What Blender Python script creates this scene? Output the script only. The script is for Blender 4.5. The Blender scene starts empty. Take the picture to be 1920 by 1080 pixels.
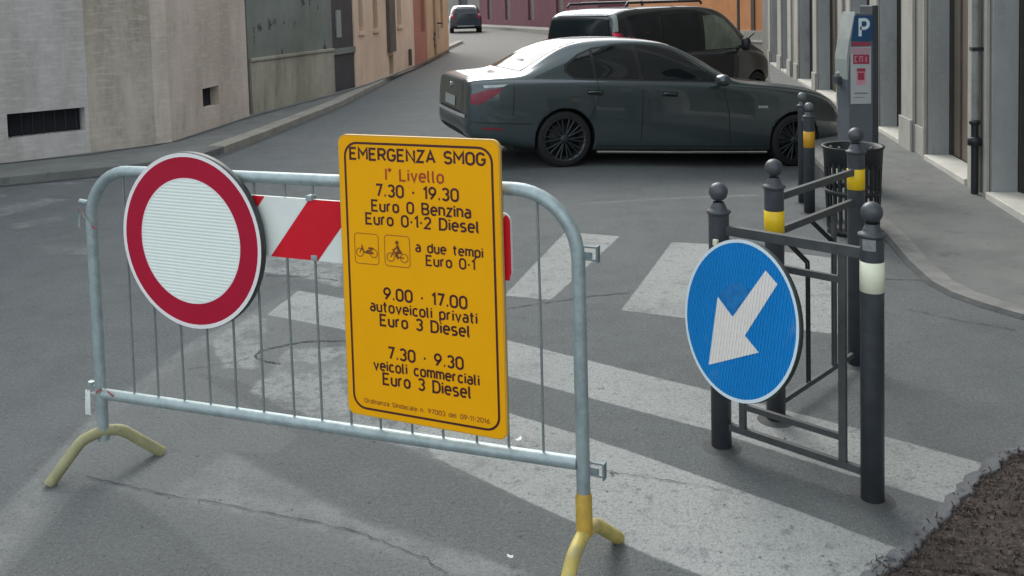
import bpy, bmesh, math, random
from mathutils import Vector, Matrix
from mathutils.bvhtree import BVHTree

S = bpy.context.scene
COL = S.collection
R = math.radians
random.seed(7)

# ------------------------------------------------------------------ camera
FPX, CAMH, CX, CY = 1700.0, 1.75, 960.0, 122.0
PITCH, ROLL = math.atan(107 / 1700.0), 0.027
FW = Vector((0, math.cos(PITCH), -math.sin(PITCH)))
UP0 = Vector((0, math.sin(PITCH), math.cos(PITCH)))
RI = Vector((1, 0, 0)) * math.cos(ROLL) - UP0 * math.sin(ROLL)
UPV = Vector((1, 0, 0)) * math.sin(ROLL) + UP0 * math.cos(ROLL)
CAM = Vector((0, 0, CAMH))
cd = bpy.data.cameras.new('camera')
cam = bpy.data.objects.new('camera', cd)
COL.objects.link(cam)
mw = Matrix.Identity(4)
for i, v in enumerate((RI, UPV, -FW)):
    mw[0][i], mw[1][i], mw[2][i] = v
mw.translation = CAM
cam.matrix_world = mw
cd.sensor_width = 36.0
cd.lens = FPX / 1920 * 36
cd.shift_y = -(540 - CY) / 1920
cd.clip_start = 0.05
cd.clip_end = 2000
S.camera = cam

# ------------------------------------------------------------------ light
w = bpy.data.worlds.new('World')
S.world = w
w.use_nodes = True
nt = w.node_tree
nt.nodes.clear()
sky = nt.nodes.new('ShaderNodeTexSky')
sky.sky_type = 'NISHITA'
sky.sun_disc = False
SUN_EL, SUN_AZ = R(40), R(-14)
sky.sun_elevation = SUN_EL
sky.sun_rotation = SUN_AZ
sky.dust_density = 3.0
sky.air_density = 1.0
hs = nt.nodes.new('ShaderNodeHueSaturation')
hs.inputs['Saturation'].default_value = 0.50
bg = nt.nodes.new('ShaderNodeBackground')
bg.inputs['Strength'].default_value = 0.15
ow = nt.nodes.new('ShaderNodeOutputWorld')
nt.links.new(sky.outputs[0], hs.inputs['Color'])
veil = nt.nodes.new('ShaderNodeMix')
veil.data_type = 'RGBA'
veil.inputs['Factor'].default_value = 0.6
veil.inputs['B'].default_value = (5.0, 5.5, 5.7, 1)
nt.links.new(hs.outputs[0], veil.inputs['A'])
nt.links.new(veil.outputs['Result'], bg.inputs['Color'])
nt.links.new(bg.outputs[0], ow.inputs['Surface'])
sl = bpy.data.lights.new('sun', 'SUN')
sl.energy = 0.9
sl.angle = R(30)
sl.color = (1.0, 0.96, 0.9)
so = bpy.data.objects.new('sun', sl)
COL.objects.link(so)
sd = Vector((math.sin(SUN_AZ) * math.cos(SUN_EL), math.cos(SUN_AZ) * math.cos(SUN_EL), math.sin(SUN_EL)))
so.rotation_euler = sd.to_track_quat('Z', 'Y').to_euler()
S.view_settings.view_transform = 'Standard'
S.view_settings.look = 'None'
S.view_settings.gamma = 1.0
S.view_settings.exposure = 1.0
S.cycles.use_denoising = True
S.cycles.max_bounces = 6

# ------------------------------------------------------------------ ground shape and placing
def sm(t):
    t = max(0.0, min(1.0, t))
    return t * t * (3 - 2 * t)

def g(x, y):
    dip = -0.21 * sm((x - 0.3) / 3.2) * sm((y - 7.8) / 2.0) * (1 - sm((y - 20) / 10))
    hill = 0.55 * sm((y - 20) / 28)
    return dip + hill

def ray(px, py):
    return FW + RI * ((px - CX) / FPX) - UPV * ((py - CY) / FPX)

def at(px, py, z=0.0):
    d = ray(px, py)
    return CAM + d * ((z - CAMH) / d.z)

def atg(px, py, dz=0.0):
    z = dz
    for _ in range(40):
        p = at(px, py, z)
        z = 0.5 * z + 0.5 * (g(p.x, p.y) + dz)
    return p

def aty(px, py, Y):
    d = ray(px, py)
    return CAM + d * (Y / d.y)

def hit(px, py, p0, n):
    d = ray(px, py)
    return CAM + d * ((p0 - CAM).dot(n) / d.dot(n))

# ------------------------------------------------------------------ materials
def mat(name, col, rough=0.6, metal=0.0, var=0.0, scale=8.0, bump=0.0, bscale=60.0, spec=0.5, coat=0.0, extra=None, detail=6):
    m = bpy.data.materials.new(name)
    m.use_nodes = True
    n = m.node_tree
    b = n.nodes['Principled BSDF']
    b.inputs['Roughness'].default_value = rough
    b.inputs['Metallic'].default_value = metal
    b.inputs['Specular IOR Level'].default_value = spec
    b.inputs['Coat Weight'].default_value = coat
    b.inputs['Coat Roughness'].default_value = 0.05
    tc = n.nodes.new('ShaderNodeTexCoord')
    if var > 0:
        nz = n.nodes.new('ShaderNodeTexNoise')
        nz.inputs['Scale'].default_value = scale
        nz.inputs['Detail'].default_value = detail
        nz.inputs['Roughness'].default_value = 0.65
        n.links.new(tc.outputs['Object'], nz.inputs['Vector'])
        rp = n.nodes.new('ShaderNodeValToRGB')
        rp.color_ramp.elements[0].position = 0.3
        rp.color_ramp.elements[1].position = 0.7
        rp.color_ramp.elements[0].color = [c * (1 - var) for c in col] + [1]
        rp.color_ramp.elements[1].color = [min(1, c * (1 + var)) for c in col] + [1]
        n.links.new(nz.outputs['Fac'], rp.inputs['Fac'])
        n.links.new(rp.outputs['Color'], b.inputs['Base Color'])
    else:
        b.inputs['Base Color'].default_value = list(col) + [1]
    if bump > 0:
        nb = n.nodes.new('ShaderNodeTexNoise')
        nb.inputs['Scale'].default_value = bscale
        nb.inputs['Detail'].default_value = 4
        n.links.new(tc.outputs['Object'], nb.inputs['Vector'])
        bp = n.nodes.new('ShaderNodeBump')
        bp.inputs['Strength'].default_value = bump
        bp.inputs['Distance'].default_value = 0.01
        n.links.new(nb.outputs['Fac'], bp.inputs['Height'])
        n.links.new(bp.outputs['Normal'], b.inputs['Normal'])
    if extra:
        extra(n, b, tc)
    return m

def add_mix(n, b, tc, scale, lo, hi, col, fac=1.0, stretch=(1, 1, 1), detail=6, kind='noise', rough=0.6):
    """blend a second colour over the base colour through a noise mask (stains, wear, grain)"""
    mp = n.nodes.new('ShaderNodeMapping')
    mp.inputs['Scale'].default_value = stretch
    n.links.new(tc.outputs['Object'], mp.inputs['Vector'])
    if kind == 'noise':
        nz = n.nodes.new('ShaderNodeTexNoise')
        nz.inputs['Detail'].default_value = detail
        nz.inputs['Roughness'].default_value = rough
        out = 'Fac'
    else:
        nz = n.nodes.new('ShaderNodeTexVoronoi')
        out = 'Distance'
    nz.inputs['Scale'].default_value = scale
    n.links.new(mp.outputs['Vector'], nz.inputs['Vector'])
    mr = n.nodes.new('ShaderNodeMapRange')
    mr.inputs['From Min'].default_value = lo
    mr.inputs['From Max'].default_value = hi
    mr.inputs['To Max'].default_value = fac
    n.links.new(nz.outputs[out], mr.inputs['Value'])
    mx = n.nodes.new('ShaderNodeMix')
    mx.data_type = 'RGBA'
    n.links.new(mr.outputs['Result'], mx.inputs['Factor'])
    bc = b.inputs['Base Color']
    if bc.is_linked:
        n.links.new(bc.links[0].from_socket, mx.inputs['A'])
    else:
        mx.inputs['A'].default_value = bc.default_value
    mx.inputs['B'].default_value = list(col) + [1]
    n.links.new(mx.outputs['Result'], bc)

def masked(n, b, tc, attr, col, soft, wob, wscale, wear=None, fac=1.0, grain=True):
    """lay a colour inside an outline held as a signed distance on the mesh, its edge broken up by noise"""
    a = n.nodes.new('ShaderNodeAttribute'); a.attribute_name = attr
    def math_(op, x, y=None, clamp=False):
        m_ = n.nodes.new('ShaderNodeMath'); m_.operation = op; m_.use_clamp = clamp
        for k, v in enumerate((x, y)):
            if v is None: continue
            if hasattr(v, 'default_value') or hasattr(v, 'is_linked'): n.links.new(v, m_.inputs[k])
            else: m_.inputs[k].default_value = v
        return m_.outputs[0]
    def noise(scale, detail, rough):
        nz = n.nodes.new('ShaderNodeTexNoise')
        nz.inputs['Scale'].default_value = scale; nz.inputs['Detail'].default_value = detail; nz.inputs['Roughness'].default_value = rough
        n.links.new(tc.outputs['Object'], nz.inputs['Vector'])
        return nz.outputs['Fac']
    def rng(v, lo, hi, t0=0.0, t1=1.0):
        mr = n.nodes.new('ShaderNodeMapRange')
        mr.interpolation_type = 'SMOOTHSTEP'
        mr.inputs['From Min'].default_value = lo; mr.inputs['From Max'].default_value = hi
        mr.inputs['To Min'].default_value = t0; mr.inputs['To Max'].default_value = t1
        n.links.new(v, mr.inputs['Value'])
        return mr.outputs['Result']
    wobv = math_('MULTIPLY', math_('SUBTRACT', noise(wscale, 8, 0.7), 0.5), wob)
    m = rng(math_('ADD', a.outputs['Fac'], wobv), -soft, soft, 0.0, fac)
    if wear:
        for sc_, lo, hi, dep in wear:
            m = math_('MULTIPLY', m, rng(noise(sc_, 8, 0.68), lo, hi, 1.0, 1.0 - dep))
    mx = n.nodes.new('ShaderNodeMix'); mx.data_type = 'RGBA'
    n.links.new(m, mx.inputs['Factor'])
    bc = b.inputs['Base Color']
    if bc.is_linked: n.links.new(bc.links[0].from_socket, mx.inputs['A'])
    else: mx.inputs['A'].default_value = bc.default_value
    mx.inputs['B'].default_value = list(col) + [1]
    n.links.new(mx.outputs['Result'], bc)

def asphalt_extra(n, b, tc):
    add_mix(n, b, tc, 0.9, 0.48, 0.66, (0.122, 0.128, 0.132), 0.7)
    add_mix(n, b, tc, 2.3, 0.54, 0.72, (0.072, 0.076, 0.08), 0.6)
    masked(n, b, tc, 'far', (0.165, 0.150, 0.130), 7.0, 6.0, 0.25, [(0.9, 0.45, 0.7, 0.35)], 0.8)
    masked(n, b, tc, 'old', (0.150, 0.159, 0.158), 0.025, 0.07, 4.5, [(1.6, 0.45, 0.7, 0.55), (6, 0.5, 0.75, 0.5)], 0.75)
    masked(n, b, tc, 'dark', (0.080, 0.088, 0.090), 0.015, 0.045, 7.0, [(2.5, 0.45, 0.75, 0.5)], 0.62)
    masked(n, b, tc, 'faint', (0.225, 0.235, 0.235), 0.03, 0.12, 6.0, [(3, 0.40, 0.62, 0.85), (14, 0.45, 0.65, 0.7)], 0.8)
    masked(n, b, tc, 'worn', (0.30, 0.32, 0.315), 0.02, 0.14, 7.0, [(4, 0.46, 0.62, 0.75), (17, 0.48, 0.62, 0.75), (60, 0.52, 0.62, 0.6)], 0.85)
    masked(n, b, tc, 'stripe', (0.350, 0.368, 0.357), 0.007, 0.022, 12.0, [(1.1, 0.45, 0.72, 0.32), (4, 0.52, 0.72, 0.55), (13, 0.55, 0.68, 0.6), (34, 0.56, 0.66, 0.55)], 0.93)
    add_mix(n, b, tc, 55, 0.48, 0.66, (0.21, 0.218, 0.215), 0.5, detail=6, rough=0.85)
    add_mix(n, b, tc, 70, 0.50, 0.66, (0.030, 0.033, 0.035), 0.6, detail=6, rough=0.85)
    add_mix(n, b, tc, 170, 0.54, 0.70, (0.27, 0.275, 0.27), 0.45, detail=3)
    add_mix(n, b, tc, 240, 0.58, 0.72, (0.03, 0.03, 0.032), 0.6, detail=2)
    add_mix(n, b, tc, 26, 0.69, 0.72, (0.035, 0.035, 0.035), 0.6, detail=2)

M = {}
M['asphalt'] = mat('asphalt', (0.094, 0.106, 0.110), 0.85, var=0.16, scale=5, bump=0.8, bscale=110, extra=asphalt_extra, spec=0.35)
def old_extra(n, b, tc):
    add_mix(n, b, tc, 1.7, 0.42, 0.66, (0.16, 0.17, 0.17), 0.8)
    add_mix(n, b, tc, 5, 0.56, 0.72, (0.09, 0.095, 0.10), 0.75)
    add_mix(n, b, tc, 180, 0.52, 0.7, (0.30, 0.305, 0.30), 0.6, detail=3)
    add_mix(n, b, tc, 230, 0.58, 0.72, (0.05, 0.05, 0.05), 0.7, detail=2)
M['asphalt_old'] = mat('asphalt_old', (0.135, 0.142, 0.144), 0.88, var=0.14, scale=3, bump=0.55, bscale=140, extra=old_extra, spec=0.3)
def side_extra(n, b, tc):
    add_mix(n, b, tc, 1.6, 0.45, 0.7, (0.19, 0.195, 0.185), 0.8)
    add_mix(n, b, tc, 9, 0.58, 0.72, (0.085, 0.088, 0.085), 0.7)
    add_mix(n, b, tc, 160, 0.54, 0.7, (0.25, 0.25, 0.24), 0.5, detail=3)
M['pavement'] = mat('pavement', (0.145, 0.15, 0.145), 0.88, var=0.15, scale=4, bump=0.4, bscale=120, extra=side_extra, spec=0.3)
M['kerb_mid'] = mat('kerb_mid', (0.20, 0.20, 0.19), 0.9, var=0.25, scale=5, bump=0.4, bscale=60, spec=0.2)
M['kerb'] = mat('kerb', (0.28, 0.262, 0.23), 0.85, var=0.22, scale=3, bump=0.3, bscale=50, spec=0.3)
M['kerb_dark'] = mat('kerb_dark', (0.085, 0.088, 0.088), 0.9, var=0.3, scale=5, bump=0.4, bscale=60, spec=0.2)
M['patch_lip'] = mat('patch_lip', (0.115, 0.12, 0.128), 0.9, var=0.2, scale=9, bump=0.6, bscale=110, spec=0.3, extra=lambda n, b, tc: (add_mix(n, b, tc, 170, 0.54, 0.70, (0.24, 0.245, 0.245), 0.45, detail=3), add_mix(n, b, tc, 5, 0.5, 0.7, (0.15, 0.155, 0.165), 0.6)))

M['crack'] = mat('crack', (0.042, 0.046, 0.048), 0.95, var=0.4, scale=12)
def soil_extra(n, b, tc):
    add_mix(n, b, tc, 55, 0.52, 0.66, (0.13, 0.10, 0.085), 0.7, detail=4)
    add_mix(n, b, tc, 70, 0.58, 0.7, (0.025, 0.018, 0.014), 0.9, detail=4)
M['soil'] = mat('soil', (0.052, 0.042, 0.038), 0.95, var=0.4, scale=14, bump=1.0, bscale=60, extra=soil_extra, spec=0.2)
M['twig'] = mat('twig', (0.10, 0.076, 0.064), 0.9, var=0.5, scale=30)
M['litter'] = mat('litter', (0.7, 0.72, 0.72), 0.7, var=0.1, scale=40)

def galv_extra(n, b, tc):
    add_mix(n, b, tc, 14, 0.5, 0.75, (0.22, 0.26, 0.28), 0.7)
    add_mix(n, b, tc, 60, 0.64, 0.72, (0.15, 0.14, 0.12), 0.6)
M['galv'] = mat('galvanised_steel', (0.36, 0.43, 0.435), 0.52, metal=0.5, var=0.15, scale=30, bump=0.12, bscale=90, extra=galv_extra)
M['hook'] = mat('dull_steel', (0.20, 0.235, 0.245), 0.6, metal=0.4, var=0.2, scale=30)
M['wire'] = mat('thin_steel', (0.23, 0.26, 0.265), 0.5, metal=0.4, var=0.15, scale=30)
def foot_extra(n, b, tc):
    add_mix(n, b, tc, 9, 0.5, 0.68, (0.25, 0.24, 0.18), 0.75)
    add_mix(n, b, tc, 45, 0.62, 0.7, (0.12, 0.10, 0.07), 0.7)
M['foot_yellow'] = mat('worn_yellow_paint', (0.50, 0.40, 0.105), 0.55, var=0.18, scale=12, bump=0.15, bscale=80, extra=foot_extra)
M['foot_olive'] = mat('faded_yellow_paint', (0.30, 0.285, 0.15), 0.6, var=0.2, scale=12, bump=0.15, bscale=80, extra=foot_extra)
M['collar_orange'] = mat('orange_paint', (0.50, 0.32, 0.055), 0.55, var=0.25, scale=25)

def ribs(direction, freq, strength):
    def ex(n, b, tc):
        wv = n.nodes.new('ShaderNodeTexWave')
        wv.bands_direction = direction
        wv.inputs['Scale'].default_value = freq
        wv.inputs['Distortion'].default_value = 0.0
        wv.inputs['Detail'].default_value = 1
        n.links.new(tc.outputs['Object'], wv.inputs['Vector'])
        bp = n.nodes.new('ShaderNodeBump')
        bp.inputs['Strength'].default_value = strength
        bp.inputs['Distance'].default_value = 0.004
        n.links.new(wv.outputs['Fac'], bp.inputs['Height'])
        n.links.new(bp.outputs['Normal'], b.inputs['Normal'])
        mx = n.nodes.new('ShaderNodeMix')
        mx.data_type = 'RGBA'
        mx.blend_type = 'MULTIPLY'
        mr = n.nodes.new('ShaderNodeMapRange')
        mr.inputs['To Min'].default_value = 0.0
        mr.inputs['To Max'].default_value = 0.22 * strength
        n.links.new(wv.outputs['Fac'], mr.inputs['Value'])
        n.links.new(mr.outputs['Result'], mx.inputs['Factor'])
        bc = b.inputs['Base Color']
        n.links.new(bc.links[0].from_socket, mx.inputs['A'])
        mx.inputs['B'].default_value = (0.55, 0.6, 0.6, 1)
        n.links.new(mx.outputs['Result'], bc)
        add_mix(n, b, tc, 6, 0.6, 0.8, (0.5, 0.52, 0.5), 0.25)
    return ex
M['sign_white'] = mat('sign_white', (0.80, 0.86, 0.81), 0.5, var=0.03, scale=5, spec=0.25, extra=ribs('Z', 26, 0.3))
M['sign_rim'] = mat('sign_rim', (0.80, 0.76, 0.76), 0.4, var=0.05, scale=9)
M['sign_red'] = mat('sign_red', (0.40, 0.008, 0.034), 0.5, var=0.08, scale=5, spec=0.2)
M['sign_back'] = mat('sign_back', (0.035, 0.045, 0.042), 0.5, var=0.2, scale=10)
M['board_white'] = mat('board_white', (0.74, 0.77, 0.73), 0.45, var=0.05, scale=6, extra=lambda n, b, tc: add_mix(n, b, tc, 9, 0.6, 0.8, (0.5, 0.5, 0.47), 0.3))
M['board_red'] = mat('board_red', (0.62, 0.012, 0.026), 0.5, var=0.07, scale=6, spec=0.2)
M['yellow'] = mat('sign_yellow', (0.88, 0.40, 0.002), 0.55, var=0.05, scale=3, spec=0.15, extra=lambda n, b, tc: add_mix(n, b, tc, 60, 0.5, 0.75, (0.82, 0.40, 0.006), 0.5))
M['yellow_edge'] = mat('sign_yellow_edge', (0.62, 0.36, 0.06), 0.5, var=0.06, scale=9)
M['ink'] = mat('sign_ink', (0.060, 0.008, 0.008), 0.5, var=0.2, scale=20)
M['ink_red'] = mat('sign_ink_red', (0.38, 0.055, 0.008), 0.5, var=0.1, scale=20)
M['ink_mid'] = mat('sign_ink_mid', (0.17, 0.045, 0.006), 0.5, var=0.15, scale=40)
M['ink_pale'] = mat('sign_ink_pale', (0.36, 0.12, 0.005), 0.5, var=0.1, scale=20)
M['blue'] = mat('sign_blue', (0.002, 0.29, 0.84), 0.5, var=0.08, scale=4, spec=0.2, extra=ribs('X', 21, 2.0))
M['blue_dark'] = mat('sign_blue_stain', (0.003, 0.16, 0.46), 0.45, var=0.35, scale=30)
M['arrow_white'] = mat('arrow_white', (0.86, 0.82, 0.79), 0.5, var=0.05, scale=5, spec=0.25, extra=ribs('X', 21, 1.1))
M['rim_pale'] = mat('rim_pale', (0.62, 0.74, 0.82), 0.4, var=0.05, scale=5)

def post_extra(n, b, tc):
    add_mix(n, b, tc, 6, 0.5, 0.75, (0.075, 0.084, 0.094), 0.7)
    add_mix(n, b, tc, 50, 0.66, 0.72, (0.12, 0.12, 0.11), 0.6)
M['anthracite'] = mat('anthracite_paint', (0.052, 0.060, 0.070), 0.42, var=0.2, scale=12, bump=0.08, bscale=70, extra=post_extra)
M['rail_paint'] = mat('rail_paint', (0.058, 0.064, 0.066), 0.55, var=0.2, scale=12, extra=post_extra)
M['black_wire'] = mat('black_wire', (0.012, 0.013, 0.015), 0.6, var=0.2, scale=12)
M['band_yellow'] = mat('band_yellow', (0.85, 0.56, 0.01), 0.4, var=0.08, scale=14)
M['band_orange'] = mat('band_orange', (0.62, 0.32, 0.015), 0.4, var=0.08, scale=14)
M['band_cream'] = mat('band_cream', (0.78, 0.80, 0.62), 0.4, var=0.05, scale=14)
M['grey_sticker'] = mat('grey_sticker', (0.23, 0.235, 0.25), 0.6, var=0.3, scale=40)
M['pale_ball'] = mat('pale_ball', (0.13, 0.14, 0.15), 0.35, var=0.2, scale=20)
M['black_metal'] = mat('black_metal', (0.014, 0.017, 0.02), 0.5, var=0.3, scale=12)
M['liner'] = mat('bag_liner', (0.03, 0.04, 0.05), 0.3, var=0.5, scale=16, bump=0.6, bscale=20)
M['meter'] = mat('meter_grey', (0.105, 0.122, 0.138), 0.5, var=0.12, scale=5, bump=0.05, bscale=50)
M['meter_light'] = mat('meter_light', (0.27, 0.30, 0.29), 0.45, var=0.15, scale=8)
M['meter_dark'] = mat('meter_dark', (0.038, 0.046, 0.056), 0.5, var=0.15, scale=8)
M['meter_blue'] = mat('meter_blue', (0.012, 0.065, 0.16), 0.4, var=0.1, scale=8)
M['letter_white'] = mat('letter_white', (0.60, 0.72, 0.76), 0.5, var=0.05, scale=8)
M['notice'] = mat('notice_paper', (0.42, 0.44, 0.45), 0.6, var=0.06, scale=12)
M['notice_pink'] = mat('notice_pink', (0.42, 0.27, 0.31), 0.6, var=0.08, scale=30)
M['notice_red'] = mat('notice_red', (0.32, 0.035, 0.07), 0.6, var=0.1, scale=12)
M['notice_text'] = mat('notice_text', (0.16, 0.15, 0.16), 0.6, var=0.1, scale=12)
M['notice_rose'] = mat('notice_rose', (0.55, 0.27, 0.33), 0.6, var=0.1, scale=12)

def carpaint(name, col, rough=0.32):
    return mat(name, col, rough, metal=0.35, var=0.05, scale=3, coat=1.0, extra=lambda n, b, tc: add_mix(n, b, tc, 2.5, 0.5, 0.8, [c * 1.25 for c in col], 0.4))
M['sedan_paint'] = carpaint('graphite_car_paint', (0.044, 0.064, 0.070), 0.30)
M['van_paint'] = carpaint('black_car_paint', (0.008, 0.012, 0.017), 0.4)
M['mpv_paint'] = carpaint('dark_blue_car_paint', (0.018, 0.030, 0.046), 0.4)
M['glass'] = mat('dark_glass', (0.006, 0.010, 0.012), 0.04, var=0.2, scale=2, spec=0.6)
M['glass_lit_tint'] = mat('lit_tint_glass', (0.16, 0.19, 0.15), 0.12, var=0.3, scale=3)  # opaque; light seen through the window is put into the base colour
M['glass_tint'] = mat('tinted_glass', (0.010, 0.016, 0.02), 0.12, var=0.3, scale=3)
M['tyre'] = mat('tyre_rubber', (0.012, 0.013, 0.014), 0.85, var=0.2, scale=20)
M['rim'] = mat('alloy_rim', (0.048, 0.055, 0.06), 0.4, metal=0.6, var=0.2, scale=20)
M['chrome'] = mat('chrome', (0.65, 0.67, 0.68), 0.18, metal=1.0, var=0.1, scale=20)
M['lamp_dull_red'] = mat('lamp_dull_red', (0.20, 0.014, 0.036), 0.3, var=0.3, scale=18)
M['lamp_bright_red'] = mat('lamp_bright_red', (0.75, 0.03, 0.09), 0.3, var=0.2, scale=14)  # glow of a lit lamp is put into the base colour
M['tail_red'] = mat('tail_red', (0.34, 0.014, 0.045), 0.25, var=0.25, scale=14)
M['tail_clear'] = mat('tail_clear', (0.45, 0.47, 0.48), 0.25, var=0.2, scale=14)
M['plate'] = mat('number_plate', (0.34, 0.36, 0.36), 0.5, var=0.1, scale=30)
M['trim'] = mat('black_trim', (0.010, 0.011, 0.012), 0.6, var=0.2, scale=10)

def wallmat(name, col, var=0.12, scale=1.2, stain=None, stretch=(1, 1, 0.25), bump=0.25, bscale=14, grain=0.0):
    def ex(n, b, tc):
        if stain:
            add_mix(n, b, tc, 0.8, 0.44, 0.64, stain, 0.9, stretch, 9, rough=0.75)
            add_mix(n, b, tc, 3.5, 0.55, 0.72, [c * 0.72 for c in stain], 0.6, (1, 1, 0.5), 9, rough=0.7)
            add_mix(n, b, tc, 18, 0.5, 0.75, [min(1, c * 1.15) for c in col], 0.35, (1, 1, 1.6), 6)
        if grain:
            add_mix(n, b, tc, 9, 0.5, 0.75, [min(1, c * 1.25) for c in col], grain, (0.4, 0.4, 2.6), 7)
    return mat(name, col, 0.9, var=var, scale=scale, bump=bump, bscale=bscale, extra=ex, spec=0.2, detail=9)
M['stone_cool'] = wallmat('travertine_cool', (0.52, 0.495, 0.48), stain=(0.36, 0.335, 0.31), grain=0.6)
M['stone_mid'] = wallmat('travertine_stained', (0.47, 0.42, 0.36), stain=(0.26, 0.225, 0.175), grain=0.7)
M['stone_warm'] = wallmat('travertine_warm', (0.58, 0.495, 0.435), stain=(0.41, 0.345, 0.285), grain=0.55)
def plaster_extra_col(name, col, stain):
    def ex(n, b, tc):
        add_mix(n, b, tc, 0.8, 0.5, 0.7, stain, 0.7, (1, 1, 0.4), 9)
        add_mix(n, b, tc, 2.6, 0.60, 0.64, (0.04, 0.046, 0.046), 0.85, (1, 1, 0.7), 8, rough=0.6)
    return mat(name, col, 0.9, var=0.15, scale=1.5, bump=0.3, bscale=12, extra=ex, spec=0.2)
M['plaster_grey'] = plaster_extra_col('flaking_grey_plaster', (0.205, 0.222, 0.20), (0.145, 0.155, 0.135))
M['plinth_olive'] = wallmat('olive_plinth', (0.40, 0.375, 0.31), stain=(0.23, 0.21, 0.165))
M['gate_dark'] = mat('dark_gate', (0.038, 0.042, 0.052), 0.5, var=0.25, scale=2, bump=0.2, bscale=10)
M['peach'] = wallmat('peach_plaster', (0.70, 0.52, 0.40), stain=(0.60, 0.43, 0.31))
M['rust_red'] = wallmat('rust_red_plaster', (0.42, 0.165, 0.13), stain=(0.38, 0.20, 0.14))
M['ochre'] = wallmat('ochre_plaster', (0.55, 0.37, 0.23), stain=(0.48, 0.29, 0.18))
M['maroon'] = wallmat('maroon_plaster', (0.16, 0.065, 0.082), stain=(0.115, 0.055, 0.066), stretch=(3, 3, 0.1))
M['orange'] = wallmat('orange_plaster', (0.64, 0.30, 0.14), stain=(0.56, 0.25, 0.115))
M['pale_stone'] = wallmat('pale_stone', (0.42, 0.40, 0.355), stain=(0.31, 0.295, 0.26))
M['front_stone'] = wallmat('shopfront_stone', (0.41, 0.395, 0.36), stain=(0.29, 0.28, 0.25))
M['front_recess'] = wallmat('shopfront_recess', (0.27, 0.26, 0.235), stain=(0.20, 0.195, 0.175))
M['front_reveal'] = wallmat('shopfront_reveal', (0.345, 0.36, 0.365), stain=(0.27, 0.28, 0.28))
M['brown_door'] = mat('brown_shutter', (0.17, 0.145, 0.115), 0.6, var=0.2, scale=1.5, extra=lambda n, b, tc: add_mix(n, b, tc, 4, 0.5, 0.7, (0.15, 0.125, 0.09), 0.6, (1, 1, 0.05)))
M['threshold'] = mat('marble_threshold', (0.56, 0.545, 0.49), 0.6, var=0.12, scale=4, bump=0.1, bscale=30)
M['dark_void'] = mat('dark_opening', (0.012, 0.014, 0.02), 0.8, var=0.2, scale=4)
M['frame_dark'] = mat('door_frame_dark', (0.040, 0.036, 0.032), 0.6, var=0.2, scale=5)
M['wood_brown'] = mat('window_brown', (0.10, 0.078, 0.062), 0.6, var=0.2, scale=4)
M['pipe_stone'] = mat('downpipe_grey', (0.24, 0.245, 0.235), 0.5, var=0.25, scale=6)
M['roof_tile'] = mat('roof_tile', (0.30, 0.14, 0.09), 0.85, var=0.25, scale=6)
M['tape_red'] = mat('tape_red', (0.42, 0.13, 0.14), 0.6, var=0.3, scale=60)
M['tape_white'] = mat('tape_white', (0.66, 0.68, 0.67), 0.6, var=0.15, scale=60)

# ------------------------------------------------------------------ object helpers
def tag(o, label=None, cat=None, group=None, kind=None):
    if label: o['label'] = label
    if cat: o['category'] = cat
    if group: o['group'] = group
    if kind: o['kind'] = kind
    return o

def thing(name, label, cat, loc=(0, 0, 0), rz=0.0, group=None, rot=None):
    o = bpy.data.objects.new(name, None)
    o.empty_display_size = 0.1
    COL.objects.link(o)
    o.location = loc
    o.rotation_euler = rot if rot else (0, 0, rz)
    return tag(o, label, cat, group)

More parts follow.
